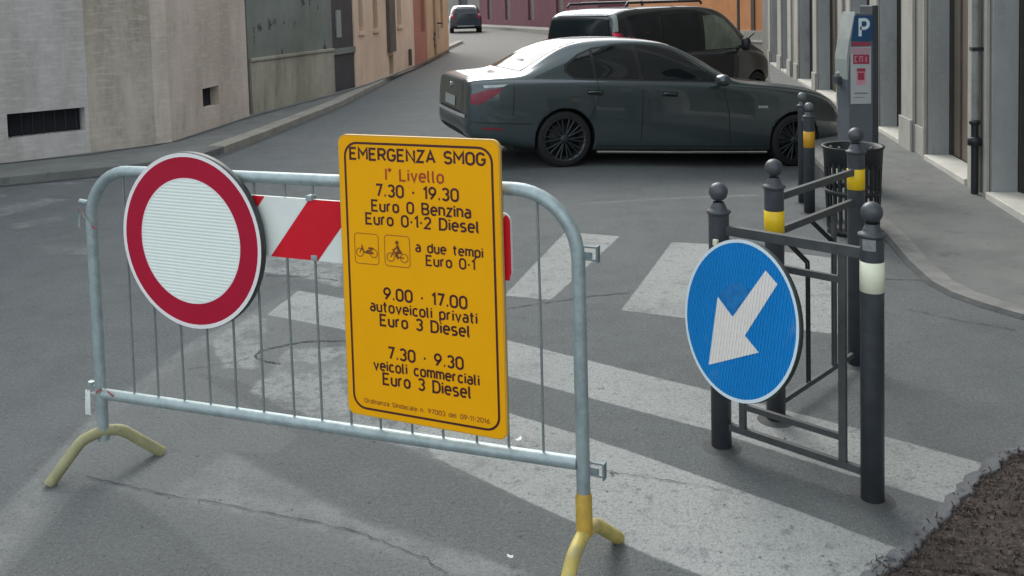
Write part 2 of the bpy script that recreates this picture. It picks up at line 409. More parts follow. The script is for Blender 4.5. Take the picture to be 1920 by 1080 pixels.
class MB:
    def __init__(self):
        self.v, self.f, self.m, self.s = [], [], [], []
    def add(self, vs, fs, mi=0, smooth=False):
        b = len(self.v)
        self.v += [tuple(p) for p in vs]
        for f in fs:
            self.f.append([i + b for i in f])
            self.m.append(mi)
            self.s.append(smooth)
        return self
    def box(self, x0, x1, y0, y1, z0, z1, mi=0):
        vs = [(x, y, z) for x in (x0, x1) for y in (y0, y1) for z in (z0, z1)]
        return self.add(vs, [(0, 1, 3, 2), (4, 6, 7, 5), (0, 4, 5, 1), (2, 3, 7, 6), (0, 2, 6, 4), (1, 5, 7, 3)], mi)
    def tube(self, pts, r, n=12, mi=0, cap=True, radii=None):
        pts = [Vector(p) for p in pts]
        m = len(pts)
        rings = []
        up = None
        for i, p in enumerate(pts):
            t = (pts[min(i + 1, m - 1)] - pts[max(i - 1, 0)]).normalized()
            if up is None:
                a = Vector((0, 0, 1)) if abs(t.z) < 0.9 else Vector((1, 0, 0))
                up = (a - t * a.dot(t)).normalized()
            else:
                up = (up - t * up.dot(t)).normalized()
            sd_ = t.cross(up)
            rr = radii[i] if radii else r
            rings.append([p + (up * math.cos(k * 2 * math.pi / n) + sd_ * math.sin(k * 2 * math.pi / n)) * rr for k in range(n)])
        vs = [q for rg in rings for q in rg]
        fs = []
        for i in range(m - 1):
            for k in range(n):
                a, b_ = i * n + k, i * n + (k + 1) % n
                fs.append((a, b_, b_ + n, a + n))
        self.add(vs, fs, mi, True)
        if cap:
            self.add(rings[0], [tuple(range(n))[::-1]], mi)
            self.add(rings[-1], [tuple(range(n))], mi)
        return self
    def lathe(self, prof, n=24, mi=0, c=(0, 0, 0), axis='Z', smooth=True):
        vs = []
        for r, z in prof:
            for k in range(n):
                a = k * 2 * math.pi / n
                if axis == 'Z':
                    vs.append((c[0] + r * math.cos(a), c[1] + r * math.sin(a), c[2] + z))
                else:  # axis Y
                    vs.append((c[0] + r * math.cos(a), c[1] + z, c[2] + r * math.sin(a)))
        fs = []
        for i in range(len(prof) - 1):
            for k in range(n):
                a, b_ = i * n + k, i * n + (k + 1) % n
                q = (a, b_, b_ + n, a + n)
                fs.append(q if axis == 'Z' else q[::-1])
        return self.add(vs, fs, mi, smooth)
    def prism(self, poly, y0, y1, mi=0, mi_side=None):
        """polygon in x,z extruded from y0 (front) to y1 (back)"""
        n = len(poly)
        vs = [(x, y0, z) for x, z in poly] + [(x, y1, z) for x, z in poly]
        self.add(vs, [tuple(range(n)), tuple(range(2 * n - 1, n - 1, -1))], mi)
        self.add(vs, [(i, i + n, (i + 1) % n + n, (i + 1) % n) for i in range(n)], mi if mi_side is None else mi_side)
        return self
    def flat(self, poly, y, mi=0):
        return self.add([(x, y, z) for x, z in poly], [tuple(range(len(poly)))], mi)
    def ribbon(self, pts, wd, y, mi=0, closed=False):
        """mitred flat ribbon in the x,z plane at depth y"""
        P = [Vector((p[0], p[1])) for p in pts]
        n = len(P)
        if n < 2: return self
        vs = []
        for i in range(n):
            if closed:
                a, b_ = P[i - 1], P[(i + 1) % n]
            else:
                a, b_ = P[max(i - 1, 0)], P[min(i + 1, n - 1)]
            d0 = (P[i] - a)
            d1 = (b_ - P[i])
            if d0.length < 1e-9: d0 = d1
            if d1.length < 1e-9: d1 = d0
            d0 = d0.normalized(); d1 = d1.normalized()
            n0 = Vector((-d0.y, d0.x)); n1 = Vector((-d1.y, d1.x))
            mt = n0 + n1
            if mt.length < 1e-3: mt = n1.copy()
            mt.normalize()
            k = min(1 / max(mt.dot(n1), 0.35), 2.0)
            o = mt * (wd / 2 * k)
            vs.append((P[i].x + o.x, y, P[i].y + o.y))
            vs.append((P[i].x - o.x, y, P[i].y - o.y))
        fs = []
        for i in range(n if closed else n - 1):
            j = (i + 1) % n
            fs.append((2 * i, 2 * i + 1, 2 * j + 1, 2 * j))
        return self.add(vs, fs, mi)
    def build(self, name, mats, parent=None, bevel=0.0, smooth_angle=None):
        me = bpy.data.meshes.new(name)
        me.from_pydata(self.v, [], self.f)
        if not isinstance(mats, (list, tuple)): mats = [mats]
        for m_ in mats: me.materials.append(m_)
        for p, mi, s_ in zip(me.polygons, self.m, self.s):
            p.material_index = mi
            p.use_smooth = s_
        me.update()
        o = bpy.data.objects.new(name, me)
        COL.objects.link(o)
        if parent: o.parent = parent
        if bevel:
            bv = o.modifiers.new('bevel', 'BEVEL')
            bv.width = bevel
            bv.segments = 2
            bv.limit_method = 'ANGLE'
            bv.angle_limit = R(40)
        return o

def arc(cx, cz, rx, rz, a0, a1, n=10):
    return [(cx + rx * math.cos(R(a0 + (a1 - a0) * i / n)), cz + rz * math.sin(R(a0 + (a1 - a0) * i / n))) for i in range(n + 1)]

def rrect(x0, x1, z0, z1, r, n=6):
    return arc(x1 - r, z1 - r, r, r, 0, 90, n) + arc(x0 + r, z1 - r, r, r, 90, 180, n) + arc(x0 + r, z0 + r, r, r, 180, 270, n) + arc(x1 - r, z0 + r, r, r, 270, 360, n)

# ------------------------------------------------------------------ SETTING: road, pavements, markings
def axis_vals(lo, hi, fine_lo, fine_hi, fine, coarse):
    vals = []
    x = lo
    while x < hi:
        vals.append(x)
        x += fine if fine_lo <= x < fine_hi else coarse
    vals.append(hi)
    return vals

import numpy as np
OLD = [[(15, 943), (70, 888), (175, 779), (350, 647), (475, 582), (560, 540), (600, 610), (640, 730), (800, 850), (1000, 950), (1228, 1048), (1180, 1130), (-60, 1130), (-60, 1010)]]
DARK = [[(365, 698), (440, 712), (640, 790), (1000, 949), (1228, 1049), (1330, 1110), (1130, 1130), (1018, 1085), (675, 981), (429, 846), (520, 850), (560, 820)],
        [(244, 926), (440, 1080), (520, 1140), (-40, 1140), (110, 960), (150, 905)]]
STRIPE = [[(1060, 435), (1162, 443), (1033, 562), (946, 554)],
          [(1260, 454), (1360, 459), (1290, 597), (1165, 581)],
          [(1455, 470), (1570, 485), (1572, 627), (1450, 612)],
          [(560, 545), (648, 560), (948, 637), (1333, 733), (1600, 802), (1840, 868), (1802, 953), (1560, 880), (1331, 806), (948, 704), (640, 617), (500, 590)],
          [(956, 775), (1108, 822), (1240, 867), (1460, 945), (1707, 1037), (1680, 1075), (1600, 1110), (1480, 1120), (1330, 1085), (1228, 1045), (1000, 945), (820, 860), (780, 810), (840, 745)]]
WORN = [[(480, 508), (560, 518), (640, 540), (640, 490), (500, 480)],
        [(540, 655), (645, 650), (840, 730), (956, 775), (840, 800), (820, 858), (600, 790), (470, 735)],
        [(395, 640), (475, 590), (500, 600), (480, 690), (420, 690)]]
FAINT = [[(-40, 392), (0, 385), (80, 371), (130, 374), (60, 392), (0, 407), (-40, 412)], [(-20, 363), (14, 364), (12, 370), (-20, 370)],
         [(75, 461), (180, 466), (180, 478), (90, 475)], [(60, 345), (170, 337), (165, 342), (70, 352)], [(20, 420), (110, 405), (120, 412), (30, 430)],
         [(429, 846), (700, 985), (1000, 1075), (900, 1095), (640, 1010), (300, 930)],
         [(15, 943), (70, 888), (175, 779), (350, 647), (475, 582), (490, 592), (370, 660), (200, 790), (95, 895), (40, 955)],
         [(1085, 381), (1250, 370), (1420, 361.5), (1420, 365), (1250, 373), (1085, 384.5)],
         [(-60, 1010), (80, 895), (110, 925), (0, 1060), (-60, 1090)]]
def to_ground(polys):
    return [[(at(*p).x, at(*p).y) for p in poly] for poly in polys]
def sdist(px, py, polys):
    """signed distance in metres, positive inside any of the outlines"""
    best = np.full(px.shape, -9.0)
    for poly in polys:
        n = len(poly)
        d = np.full(px.shape, 1e9)
        ins = np.zeros(px.shape, bool)
        for i in range(n):
            (ax, ay), (bx, by) = poly[i], poly[(i + 1) % n]
            ex, ey = bx - ax, by - ay
            t = np.clip(((px - ax) * ex + (py - ay) * ey) / (ex * ex + ey * ey + 1e-12), 0, 1)
            d = np.minimum(d, np.hypot(px - ax - t * ex, py - ay - t * ey))
            if abs(ey) > 1e-9:
                cr = ((ay > py) != (by > py)) & (px < ex * (py - ay) / ey + ax)
                ins ^= cr
        best = np.maximum(best, np.where(ins, d, -d))
    return best
def steps(segs):
    out = []
    for a, b_, st in segs:
        out += list(np.arange(a, b_ - 1e-6, st))
    return out + [segs[-1][1]]
xs = np.array(steps([(-90, -10, 5), (-10, -6, .4), (-6, -2.2, .05), (-2.2, 2.6, .02), (2.6, 4.2, .05), (4.2, 9, .3), (9, 110, 5)]))
ys = np.array(steps([(-40, 0, 4), (0, 2.3, .2), (2.3, 5.2, .02), (5.2, 9.4, .035), (9.4, 22, .3), (22, 52, .6), (52, 260, 8)]))
GX, GY = np.meshgrid(xs, ys)
fx, fy = GX.ravel(), GY.ravel()
def smn(t):
    t = np.clip(t, 0, 1); return t * t * (3 - 2 * t)
fz = -0.21 * smn((fx - 0.3) / 3.2) * smn((fy - 7.8) / 2.0) * (1 - smn((fy - 20) / 10)) + 0.55 * smn((fy - 20) / 28)
nx, ny = len(xs), len(ys)
me = bpy.data.meshes.new('road')
me.vertices.add(nx * ny)
me.vertices.foreach_set('co', np.stack([fx, fy, fz], 1).astype(np.float32).ravel())
ii, jj = np.meshgrid(np.arange(nx - 1), np.arange(ny - 1))
q = (jj * nx + ii).ravel()
quads = np.stack([q, q + 1, q + nx + 1, q + nx], 1).astype(np.int32)
nq = len(quads)
me.loops.add(nq * 4)
me.loops.foreach_set('vertex_index', quads.ravel())
me.polygons.add(nq)
me.polygons.foreach_set('loop_start', np.arange(0, nq * 4, 4, dtype=np.int32))
me.update(calc_edges=True)
near = (fx > -7) & (fx < 5) & (fy > 1.5) & (fy < 10)
for nm_, polys in (('old', OLD), ('dark', DARK), ('stripe', STRIPE), ('worn', WORN), ('faint', FAINT)):
    v = np.full(fx.shape, -9.0)
    v[near] = sdist(fx[near], fy[near], to_ground(polys))
    at_ = me.attributes.new(nm_, 'FLOAT', 'POINT')
    at_.data.foreach_set('value', v.astype(np.float32))
at_ = me.attributes.new('far', 'FLOAT', 'POINT')
at_.data.foreach_set('value', (fy - 24).astype(np.float32))
me.materials.append(M['asphalt'])
road = bpy.data.objects.new('road', me)
COL.objects.link(road)
tag(road, 'dark grey asphalt road and junction with worn crossing stripes', kind='structure')

def crack(pts, wpx, seed):
    rnd = random.Random(seed)
    P = []
    for a, b_ in zip(pts, pts[1:]):
        for s_ in range(10):
            t = s_ / 10
            p = at(a[0] + (b_[0] - a[0]) * t, a[1] + (b_[1] - a[1]) * t)
            P.append(Vector((p.x + rnd.uniform(-.006, .006), p.y + rnd.uniform(-.006, .006), 0)))
    vs, fs = [], []
    for i, p in enumerate(P):
        d = (P[min(i + 1, len(P) - 1)] - P[max(0, i - 1)])
        nn = Vector((-d.y, d.x, 0)).normalized() * wpx * rnd.uniform(0.15, 0.75) * 0.36
        for q in (p + nn, p - nn):
            vs.append((q.x, q.y, g(q.x, q.y) + 0.004))
    for i in range(len(P) - 1):
        fs.append((2 * i, 2 * i + 1, 2 * i + 3, 2 * i + 2))
    return vs, fs
mb = MB()
for k, (pts, wd) in enumerate([
    ([(164, 895), (300, 926), (500, 962), (675, 1000), (800, 1049), (840, 1080)], 0.010),
    ([(355, 692), (420, 683), (470, 672)], 0.012),
    ([(650, 640), (600, 640), (560, 643), (520, 651), (490, 659), (479, 666), (482, 673), (500, 679), (528, 684)], 0.024),
    ([(950, 580), (1017, 569), (1108, 556), (1190, 548)], 0.018),
    ([(1985, 800), (1920, 853), (1880, 877), (1831, 913), (1787, 969), (1751, 1009), (1720, 1035), (1702, 1053), (1667, 1080)], 0.022),  # not a crack: paints the dark shadow edge of the earth bed
    ([(1140, 885), (1240, 900), (1390, 925)], 0.008),
    ([(1660, 524), (1755, 526)], 0.02),
    ([(1620, 1062), (1655, 1045), (1690, 1055), (1720, 1030)], 0.012),
    ([(1640, 1040), (1650, 1060), (1630, 1080)], 0.010),
    ([(1680, 1035), (1676, 1065)], 0.010),
    ([(0, 338), (60, 333), (150, 322), (172, 323)], 0.045),
    ([(500, 517), (590, 520), (640, 527)], 0.02),
    ([(1700, 580), (1790, 600), (1920, 622)], 0.014)]):
    v_, f_ = crack(pts, wd, k + 3)
    mb.add(v_, f_)
tag(mb.build('road_cracks_and_bed_shade', M['crack']), 'dark cracks and seams in the asphalt, and a painted shadow line edging the earth bed', kind='structure')

# left pavement and kerb
WALLP = [(-420, 350), (-150, 322), (0, 306), (160, 289), (317, 267), (467, 218), (625, 177), (667, 165), (780, 122), (840, 92)]
KERBP = [(-420, 381), (-150, 345), (0, 331), (160, 316), (300, 301), (390, 284), (500, 244), (633, 192), (760, 126), (845, 86), (868, 76)]
wall_pts = [atg(x, y, 0.10) for x, y in WALLP]
kerb_pts = [atg(x, y, 0.10) for x, y in KERBP]

def resample(pts, n):
    L = [0]
    for a, b_ in zip(pts, pts[1:]): L.append(L[-1] + (b_ - a).length)
    out = []
    for i in range(n):
        s_ = L[-1] * i / (n - 1)
        k = max(j for j in range(len(L)) if L[j] <= s_ + 1e-9)
        k = min(k, len(pts) - 2)
        t = (s_ - L[k]) / max(L[k + 1] - L[k], 1e-9)
        out.append(pts[k].lerp(pts[k + 1], t))
    return out
NK = 60
kr = resample(kerb_pts, NK)
def inward(pts, d, sgn):
    out = []
    for i in range(len(pts)):
        t = (pts[min(i + 1, len(pts) - 1)] - pts[max(i - 1, 0)]); t.z = 0; t.normalize()
        out.append(pts[i] + Vector((-t.y, t.x, 0)) * d * sgn)
    return out
kin = inward(kr, 0.22, 1)
mb = MB()
vs = []
for a, b_ in zip(kr, kin):
    for q, dz in ((a, -0.2), (a, -0.012), (a.lerp(b_, 0.06), 0.0), (b_, 0.0)):
        vs.append((q.x, q.y, g(q.x, q.y) + 0.10 + dz))
fs = []
for i in range(NK - 1):
    for k in range(3):
        fs.append((i * 4 + k, i * 4 + k + 4, i * 4 + k + 5, i * 4 + k + 1))
mb.add(vs, fs)
ks_ = mb.build('kerb_stones', [M['kerb'], M['pavement']])
for p in ks_.data.polygons:
    if p.center.y < 11.6: p.material_index = 1
tag(ks_, 'pale worn kerb along the left pavement', kind='structure')
mb = MB()
far = inward(kr, 4.5, 1)
vs = []
for a, b_ in zip(kin, far):
    for t in (0, 0.1, 0.25, 0.5, 1):
        q = a.lerp(b_, t)
        vs.append((q.x, q.y, g(q.x, q.y) + 0.096))
fs = [(i * 5 + k, i * 5 + k + 5, i * 5 + k + 6, i * 5 + k + 1) for i in range(NK - 1) for k in range(4)]
mb.add(vs, fs)
tag(mb.build('pavement', M['pavement']), 'narrow grey pavement along the left walls', kind='structure')

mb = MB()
for line, off0, off1, dz in ((wall_pts, -0.012, 0.11, 0.101), (kr, -0.09, 0.004, 0.006)):  # wall strip paints a shadow line, kerb strip is dirt
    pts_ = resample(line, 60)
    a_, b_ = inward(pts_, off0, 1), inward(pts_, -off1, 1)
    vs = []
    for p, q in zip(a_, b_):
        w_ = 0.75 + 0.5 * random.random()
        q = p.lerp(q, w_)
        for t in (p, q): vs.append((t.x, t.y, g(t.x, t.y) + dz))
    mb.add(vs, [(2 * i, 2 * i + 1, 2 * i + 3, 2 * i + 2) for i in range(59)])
tag(mb.build('gutter_dirt_and_wall_shade', M['kerb_dark']), 'dark dirt along the kerb and a painted shadow line at the foot of the left walls', kind='structure')

# right pavement: kerb curve from far to near
SH = 0.09
RK = [(1452, 196), (1500, 262), (1525, 292), (1560, 326), (1620, 388), (1668, 428), (1706, 470), (1756, 513), (1810, 536), (1918, 566), (2050, 588), (2300, 615)]
rk = resample([at(x, y, SH) for x, y in RK], 50)
mb = MB()
vs = []
kout = inward(rk, 0.03, -1)
for i, p in enumerate(rk):
    t = i / 49
    hh = SH * (1 - 0.75 * sm((t - 0.45) / 0.4))
    o_ = kout[i]
    east = Vector((p.x + 18, p.y + 0.0, 0))
    for q, z in ((o_, -0.4), (o_, hh - 0.02), (p, hh), (p.lerp(east, 0.007), hh + 0.001), (p.lerp(east, 0.05), SH * 0.8 + hh * 0.2), (east, SH)):
        vs.append((q.x, q.y, z))
fs = [(i * 6 + k, i * 6 + k + 6, i * 6 + k + 7, i * 6 + k + 1) for i in range(49) for k in range(5)]
mb.add(vs, [f for f in fs], 0, False)
m_side = mb.build('pavement_corner', [M['pavement'], M['kerb_dark'], M['kerb_mid']])
for p in m_side.data.polygons:
    p.material_index = {0: 1, 1: 1, 2: 2}.get(p.index % 5, 0)
tag(m_side, 'grey asphalt pavement along the shop fronts with dropped kerb', kind='structure')
# far right pavement running on along the building
mb = MB()
a0, a1 = at(1452, 196, SH), at(1440, 118, SH)
dirn = (a1 - a0)
vs = []
for i in range(10):
    p = a0 + dirn * (i / 9)
    for q, z in ((p, -0.4), (p, SH), (p + Vector((14, 0, 0)), SH)):
        vs.append((q.x, q.y, z))
mb.add(vs, [(i * 3 + k, i * 3 + k + 3, i * 3 + k + 4, i * 3 + k + 1) for i in range(9) for k in range(2)])
tag(mb.build('pavement_strip', M['pavement']), 'pavement strip running away beside the shop fronts', kind='structure')

# soil bed bottom right
SOIL = [(1985, 800), (1920, 853), (1880, 877), (1831, 913), (1787, 969), (1751, 1009), (1720, 1035), (1702, 1053), (1667, 1080), (1610, 1130)]
se = resample([at(x, y) for x, y in SOIL], 60)
rnd = random.Random(5)
se = [p + Vector((rnd.uniform(-.012, .012), rnd.uniform(-.012, .012), 0)) for p in se]
mb = MB()
rows = 26
vs = []
for i, p in enumerate(se):
    for k in range(rows):
        t = k / (rows - 1)
        q = p + Vector((1.5, -1.0, 0)) * t
        z = 0.004 + 0.04 * sm(t * 6) + (rnd.uniform(0.0, .016) if k else 0)
        vs.append((q.x, q.y, z))
fs = [(i * rows + k, i * rows + k + 1, (i + 1) * rows + k + 1, (i + 1) * rows + k) for i in range(59) for k in range(rows - 1)]
mb.add(vs, fs, 0, True)
tag(mb.build('soil_bed', M['soil']), 'brown earth bed of bark and crumbs', kind='structure')
# raised lip of asphalt around the bed
outl = inward(se, 0.055, -1)
mb = MB()
vs = []
ph_ = [rnd.uniform(0, 6.28) for _ in range(6)]
def wobble(i, k): return sum(math.sin(i * f + ph_[k + q]) for q, f in enumerate((.21, .57, 1.3))) / 3
for i, p in enumerate(se):
    q0 = p.lerp(outl[i], 1.0 + 0.12 * wobble(i, 0))
    for t_, z in ((0, 0.001), (.35, 0.004), (.7, 0.010), (.93, 0.016 + .006 * wobble(i, 2)), (1.0, 0.012), (1.06, -0.01)):
        q = q0.lerp(p, t_)
        vs.append((q.x, q.y, z))
mb.add(vs, [(i * 6 + k, i * 6 + k + 1, i * 6 + k + 7, i * 6 + k + 6) for i in range(59) for k in range(5)], 0, True)
tag(mb.build('asphalt_lip', M['patch_lip']), 'broken raised asphalt edge around the earth bed', kind='structure')
mb = MB()
for k in range(6500):
    i = rnd.randrange(59)
    t = rnd.random() ** 1.2
    p = se[i] + Vector((1.5, -1.0, 0)) * (t * 0.78 - 0.02 * rnd.random() ** 3)
    a = rnd.uniform(0, math.pi)
    ln, wd = rnd.uniform(.002, .008), rnd.uniform(.0012, .0035)
    z = 0.012 + 0.04 * sm(t * 4.7) + rnd.uniform(0.0, .010)
    dx, dy = math.cos(a), math.sin(a)
    tz = rnd.uniform(-.008, .008)
    mb.add([(p.x - dx * ln - dy * wd, p.y - dy * ln + dx * wd, z - tz), (p.x - dx * ln + dy * wd, p.y - dy * ln - dx * wd, z - tz),
            (p.x + dx * ln + dy * wd, p.y + dy * ln - dx * wd, z + tz), (p.x + dx * ln - dy * wd, p.y + dy * ln + dx * wd, z + tz),
            (p.x, p.y, z + 0.006)], [(0, 1, 4), (1, 2, 4), (2, 3, 4), (3, 0, 4), (3, 2, 1, 0)], rnd.choice((0, 0, 1)))
tag(mb.build('bark_debris', [M['twig'], M['soil']]), 'bark chips and twigs strewn over the earth bed', kind='stuff')

def litter(px, py, s_, label):
    p = at(px, py)
    mb = MB()
    rr = random.Random(px)
    vs = []
    for j in range(3):
        for i in range(3):
            vs.append(((i - 1) * s_ + rr.uniform(-.3, .3) * s_, (j - 1) * s_ * 0.8 + rr.uniform(-.3, .3) * s_, rr.uniform(0.018, 0.018 + s_ * 0.9)))
    fs = [(j * 3 + i, j * 3 + i + 1, (j + 1) * 3 + i + 1, (j + 1) * 3 + i) for j in range(2) for i in range(2)]
    mb.add(vs, fs)
    o = mb.build('paper_scrap', M['litter'])
    o.location = (p.x, p.y, 0)
    tag(o, label, 'litter', 'paper scraps on the road')
litter(958, 1056, 0.010, 'tiny white paper scrap left of the right yellow barrier foot')
litter(970, 834, 0.014, 'small white paper scrap behind the barrier by the lower corner of the yellow sign')

# ------------------------------------------------------------------ CROWD BARRIER
BL_ = at(198, 878)
BR_ = at(1098, 1092)
BU = (BR_ - BL_).normalized()
BN = Vector((BU.y, -BU.x, 0))          # towards the camera
BANG = math.atan2(BU.y, BU.x)
BLEN = (BR_ - BL_).length
def bloc(px, py, off=0.0):
    """photo pixel -> (distance along the barrier, height) on a plane off metres in front of it"""
    q = hit(px, py, BL_ + BN * off, BN)
    return ((q - BL_).dot(BU), q.z)

bar = thing('crowd_barrier', 'galvanised steel crowd barrier with yellow feet standing across the road', 'barrier', BL_, BANG)
zl0, zr0 = 0.300, 0.372
zt0, zt1 = 1.180, 1.200
TR = 0.021
rad = 0.20
path = [(0.0, 0, 0.115), (0.0, 0, 0.6)]
path += [(x, 0, z) for x, z in arc(rad, zt0 - rad, rad, rad, 180, 90, 10)]
path += [(x, 0, z) for x, z in arc(BLEN - rad, zt1 - rad, rad, rad, 90, 0, 10)]
path += [(BLEN, 0, 0.7), (BLEN, 0, 0.17)]
MB().tube(path, TR, 16).build('frame', M['galv'], bar)
MB().tube([(TR * 0.8, 0, zl0), (BLEN - TR * 0.8, 0, zr0)], TR * 0.98, 16).build('bottom_rail', M['galv'], bar)
for i, px in enumerate((252, 297, 346, 395, 444, 495, 552, 604, 659, 714, 773, 831, 894, 954, 1019)):
    d = bloc(px, 745 + (px - 252) * 0.148)[0]
    zb = zl0 + (zr0 - zl0) * d / BLEN + TR * 0.5
    zt = zt0 + (zt1 - zt0) * d / BLEN - TR * 0.5
    MB().tube([(d, 0.002, zb), (d + rnd.uniform(-.003, .003), 0.002, (zb + zt) / 2), (d, 0.002, zt)], 0.0043, 8).build('upright_bar', M['wire'], bar)
# feet: bent tubes, ends placed where they stand on the road
def wl(p):
    q = p - BL_
    return Vector((q.dot(BU), -q.dot(BN), p.z))
fl0, fl1 = wl(at(92, 912)), wl(at(304, 850))
def foot(c, e0, e1, zap, m, name='foot'):
    pts = []
    a, b_ = Vector(e0), Vector(e1)
    a.z = b_.z = 0.006
    cc = Vector((c, 0, zap))
    k0, k1 = a.lerp(cc, 0.72), b_.lerp(cc, 0.72)
    k0.z = k1.z = zap - 0.012
    k0, k1 = a.lerp(cc, 0.62), b_.lerp(cc, 0.70)
    k0.z = k1.z = zap - 0.010
    ctrl = [a, a.lerp(k0, 0.5), a.lerp(k0, 0.9), k0.lerp(cc, 0.25), cc, k1.lerp(cc, 0.25), b_.lerp(k1, 0.9), b_.lerp(k1, 0.5), b_]
    n = len(ctrl)
    for i in range(n - 1):
        p0, p1, p2, p3 = ctrl[max(i - 1, 0)], ctrl[i], ctrl[i + 1], ctrl[min(i + 2, n - 1)]
        for s_ in range(6):
            t = s_ / 6
            pts.append(0.5 * ((2 * p1) + (p2 - p0) * t + (2 * p0 - 5 * p1 + 4 * p2 - p3) * t * t + (3 * p1 - p0 - 3 * p2 + p3) * t ** 3))
    pts.append(ctrl[-1])
    return MB().tube(pts, 0.0215, 14).build(name, m, bar)
tag(foot(0.0, fl0, fl1, 0.150, M['foot_olive']), 'faded yellow bent foot')
fr1 = wl(at(1160, 1012))
fr0 = Vector((2 * BLEN - fr1.x + 0.03, -fr1.y - 0.02, 0))
tag(foot(BLEN, fr0, fr1, 0.155, M['foot_yellow']), 'yellow bent foot with orange collar')
MB().lathe([(0.0245, 0.155), (0.0255, 0.165), (0.0255, 0.27), (0.0215, 0.285)], 16, c=(BLEN, 0, 0)).build('collar', M['collar_orange'], bar)
for zz, ex in ((1.020, 0.064), (0.362, 0.070)):
    mb = MB()
    mb.box(BLEN + 0.012, BLEN + ex, -0.004, 0.004, zz - 0.006 + 0.022, zz + 0.022)
    mb.box(BLEN + 0.012, BLEN + ex, -0.004, 0.004, zz - 0.022, zz - 0.016)
    mb.box(BLEN + ex - 0.006, BLEN + ex + 0.001, -0.012, 0.012, zz - 0.025, zz + 0.025)
    mb.box(BLEN + 0.014, BLEN + ex - 0.02, -0.0025, 0.0025, zz - 0.016, zz + 0.004)
    mb.build('hook', M['hook'], bar, bevel=0.0015)
# little spigots on the left upright
mb = MB()
z1 = bloc(160, 379)[1]
mb.tube([(-0.015, 0, z1), (-0.055, 0, z1 + 0.003)], 0.009, 8)
mb.build('spigot', M['galv'], bar)
z2 = bloc(185, 725)[1]
mb = MB()
mb.tube([(-0.015, 0, z2), (-0.05, 0, z2 + 0.002)], 0.008, 8)
mb.tube([(-0.045, -0.004, z2 + 0.018), (-0.047, -0.004, z2 + 0.002)], 0.012, 8)
mb.build('spigot', M['galv'], bar)
# scraps of red and white tape tied to it
def tape(name, pts, wd, mts, label, seed, loc2d):
    rr = random.Random(seed)
    mb = MB()
    vs = []
    for i, (x, y, z) in enumerate(pts):
        a = rr.uniform(-0.8, 0.8)
        vs.append((x + wd * math.sin(a) * .5, y - wd * 0.3 * math.cos(a), z + wd * 0.5))
        vs.append((x - wd * math.sin(a) * .5, y + wd * 0.2 * math.cos(a), z - wd * 0.5))
    for i in range(len(pts) - 1):
        mb.add([vs[2 * i], vs[2 * i + 1], vs[2 * i + 3], vs[2 * i + 2]], [(0, 1, 2, 3)], i % 2)
    o = mb.build(name, mts)
    o.location = BL_
    o.rotation_euler = (0, 0, BANG)
    sol = o.modifiers.new('solid', 'SOLIDIFY'); sol.thickness = 0.0012
    return tag(o, label, 'tape', 'torn tape tied to the barrier')
def ring(cx, z, r, dz, n=9):
    return [(cx + r * math.cos(i * 2 * math.pi / n), r * math.sin(i * 2 * math.pi / n), z + dz * i / n) for i in range(n + 1)]
tape('barrier_tape', [(-0.035, -0.028, z1 - 0.09)] + [(-0.03, -0.027, z1 - 0.02), (-0.005, -0.027, z1 - 0.05), (0.03, -0.026, z1 - 0.085), (0.045, -0.02, z1 - 0.095)], 0.013, [M['galv'], M['tape_red']],
     'thin torn strip of tape near the top of the left barrier upright', 3, None)
mb = MB()
q = bloc(183, 765)
tape('barrier_tape', [(-0.038, -0.03, z2 - 0.01), (-0.03, -0.028, z2 - 0.02), (0.0, -0.026, z2 - 0.012), (0.035, -0.026, z2 + 0.008), (0.06, -0.024, z2 + 0.002), (0.085, -0.022, z2 - 0.015)], 0.012, [M['tape_red'], M['tape_white']],
     'red and white tape knotted at the left end of the bottom rail', 5, None)
mb = MB()
vs = []
for k in range(6):
    t = k / 5
    for sx_ in (-1, 1):
        vs.append((-0.036 + 0.004 * math.sin(t * 4) + sx_ * (0.012 + 0.003 * t), -0.030 - 0.006 * math.sin(t * 3), z2 - 0.004 - 0.098 * t))
mb.add(vs, [(2 * k, 2 * k + 1, 2 * k + 3, 2 * k + 2) for k in range(5)])
o = mb.build('barrier_tape', M['tape_white'])
o.location = BL_; o.rotation_euler = (0, 0, BANG)
o.modifiers.new('solid', 'SOLIDIFY').thickness = 0.0015
tag(o, 'white tag of tape hanging beside the left barrier upright', 'tape', 'torn tape tied to the barrier')

# ------------------------------------------------------------------ NO-ENTRY SIGN (round, red ring)
SR = 0.315
nes = thing('round_sign', 'round white sign with broad red ring tied to the left half of the barrier', 'traffic sign', (-1.158, 3.168, 0.957), -0.416)
mb = MB()
NN = 72
def annulus(mb, r0, r1, y, mi, n=NN):
    vs = []
    for k in range(n):
        a = 2 * math.pi * k / n
        vs += [(r0 * math.cos(a), y, r0 * math.sin(a)), (r1 * math.cos(a), y, r1 * math.sin(a))]
    mb.add(vs, [(2 * k, 2 * k + 1, 2 * ((k + 1) % n) + 1, 2 * ((k + 1) % n)) for k in range(n)], mi)
MB().lathe([(0.0, 0.03), (SR - 0.012, 0.03), (SR + 0.002, 0.024), (SR + 0.002, 0.006), (SR - 0.001, 0.0012), (0.0, 0.0012)], NN, axis='Y').build('back_plate', M['sign_back'], nes)
mb = MB()
mb.flat([(SR * 0.705 * math.cos(2 * math.pi * k / NN), SR * 0.705 * math.sin(2 * math.pi * k / NN)) for k in range(NN)], 0, 0)
o = mb.build('white_face', [M['sign_white']], nes)
mb = MB()
annulus(mb, SR * 0.955, SR, -0.0005, 0); annulus(mb, SR * 0.700, SR * 0.716, -0.0005, 0)
mb.build('white_rim', M['sign_rim'], nes)
mb = MB(); annulus(mb, SR * 0.716, SR * 0.955, -0.0003, 0)
mb.build('red_ring', M['sign_red'], nes)
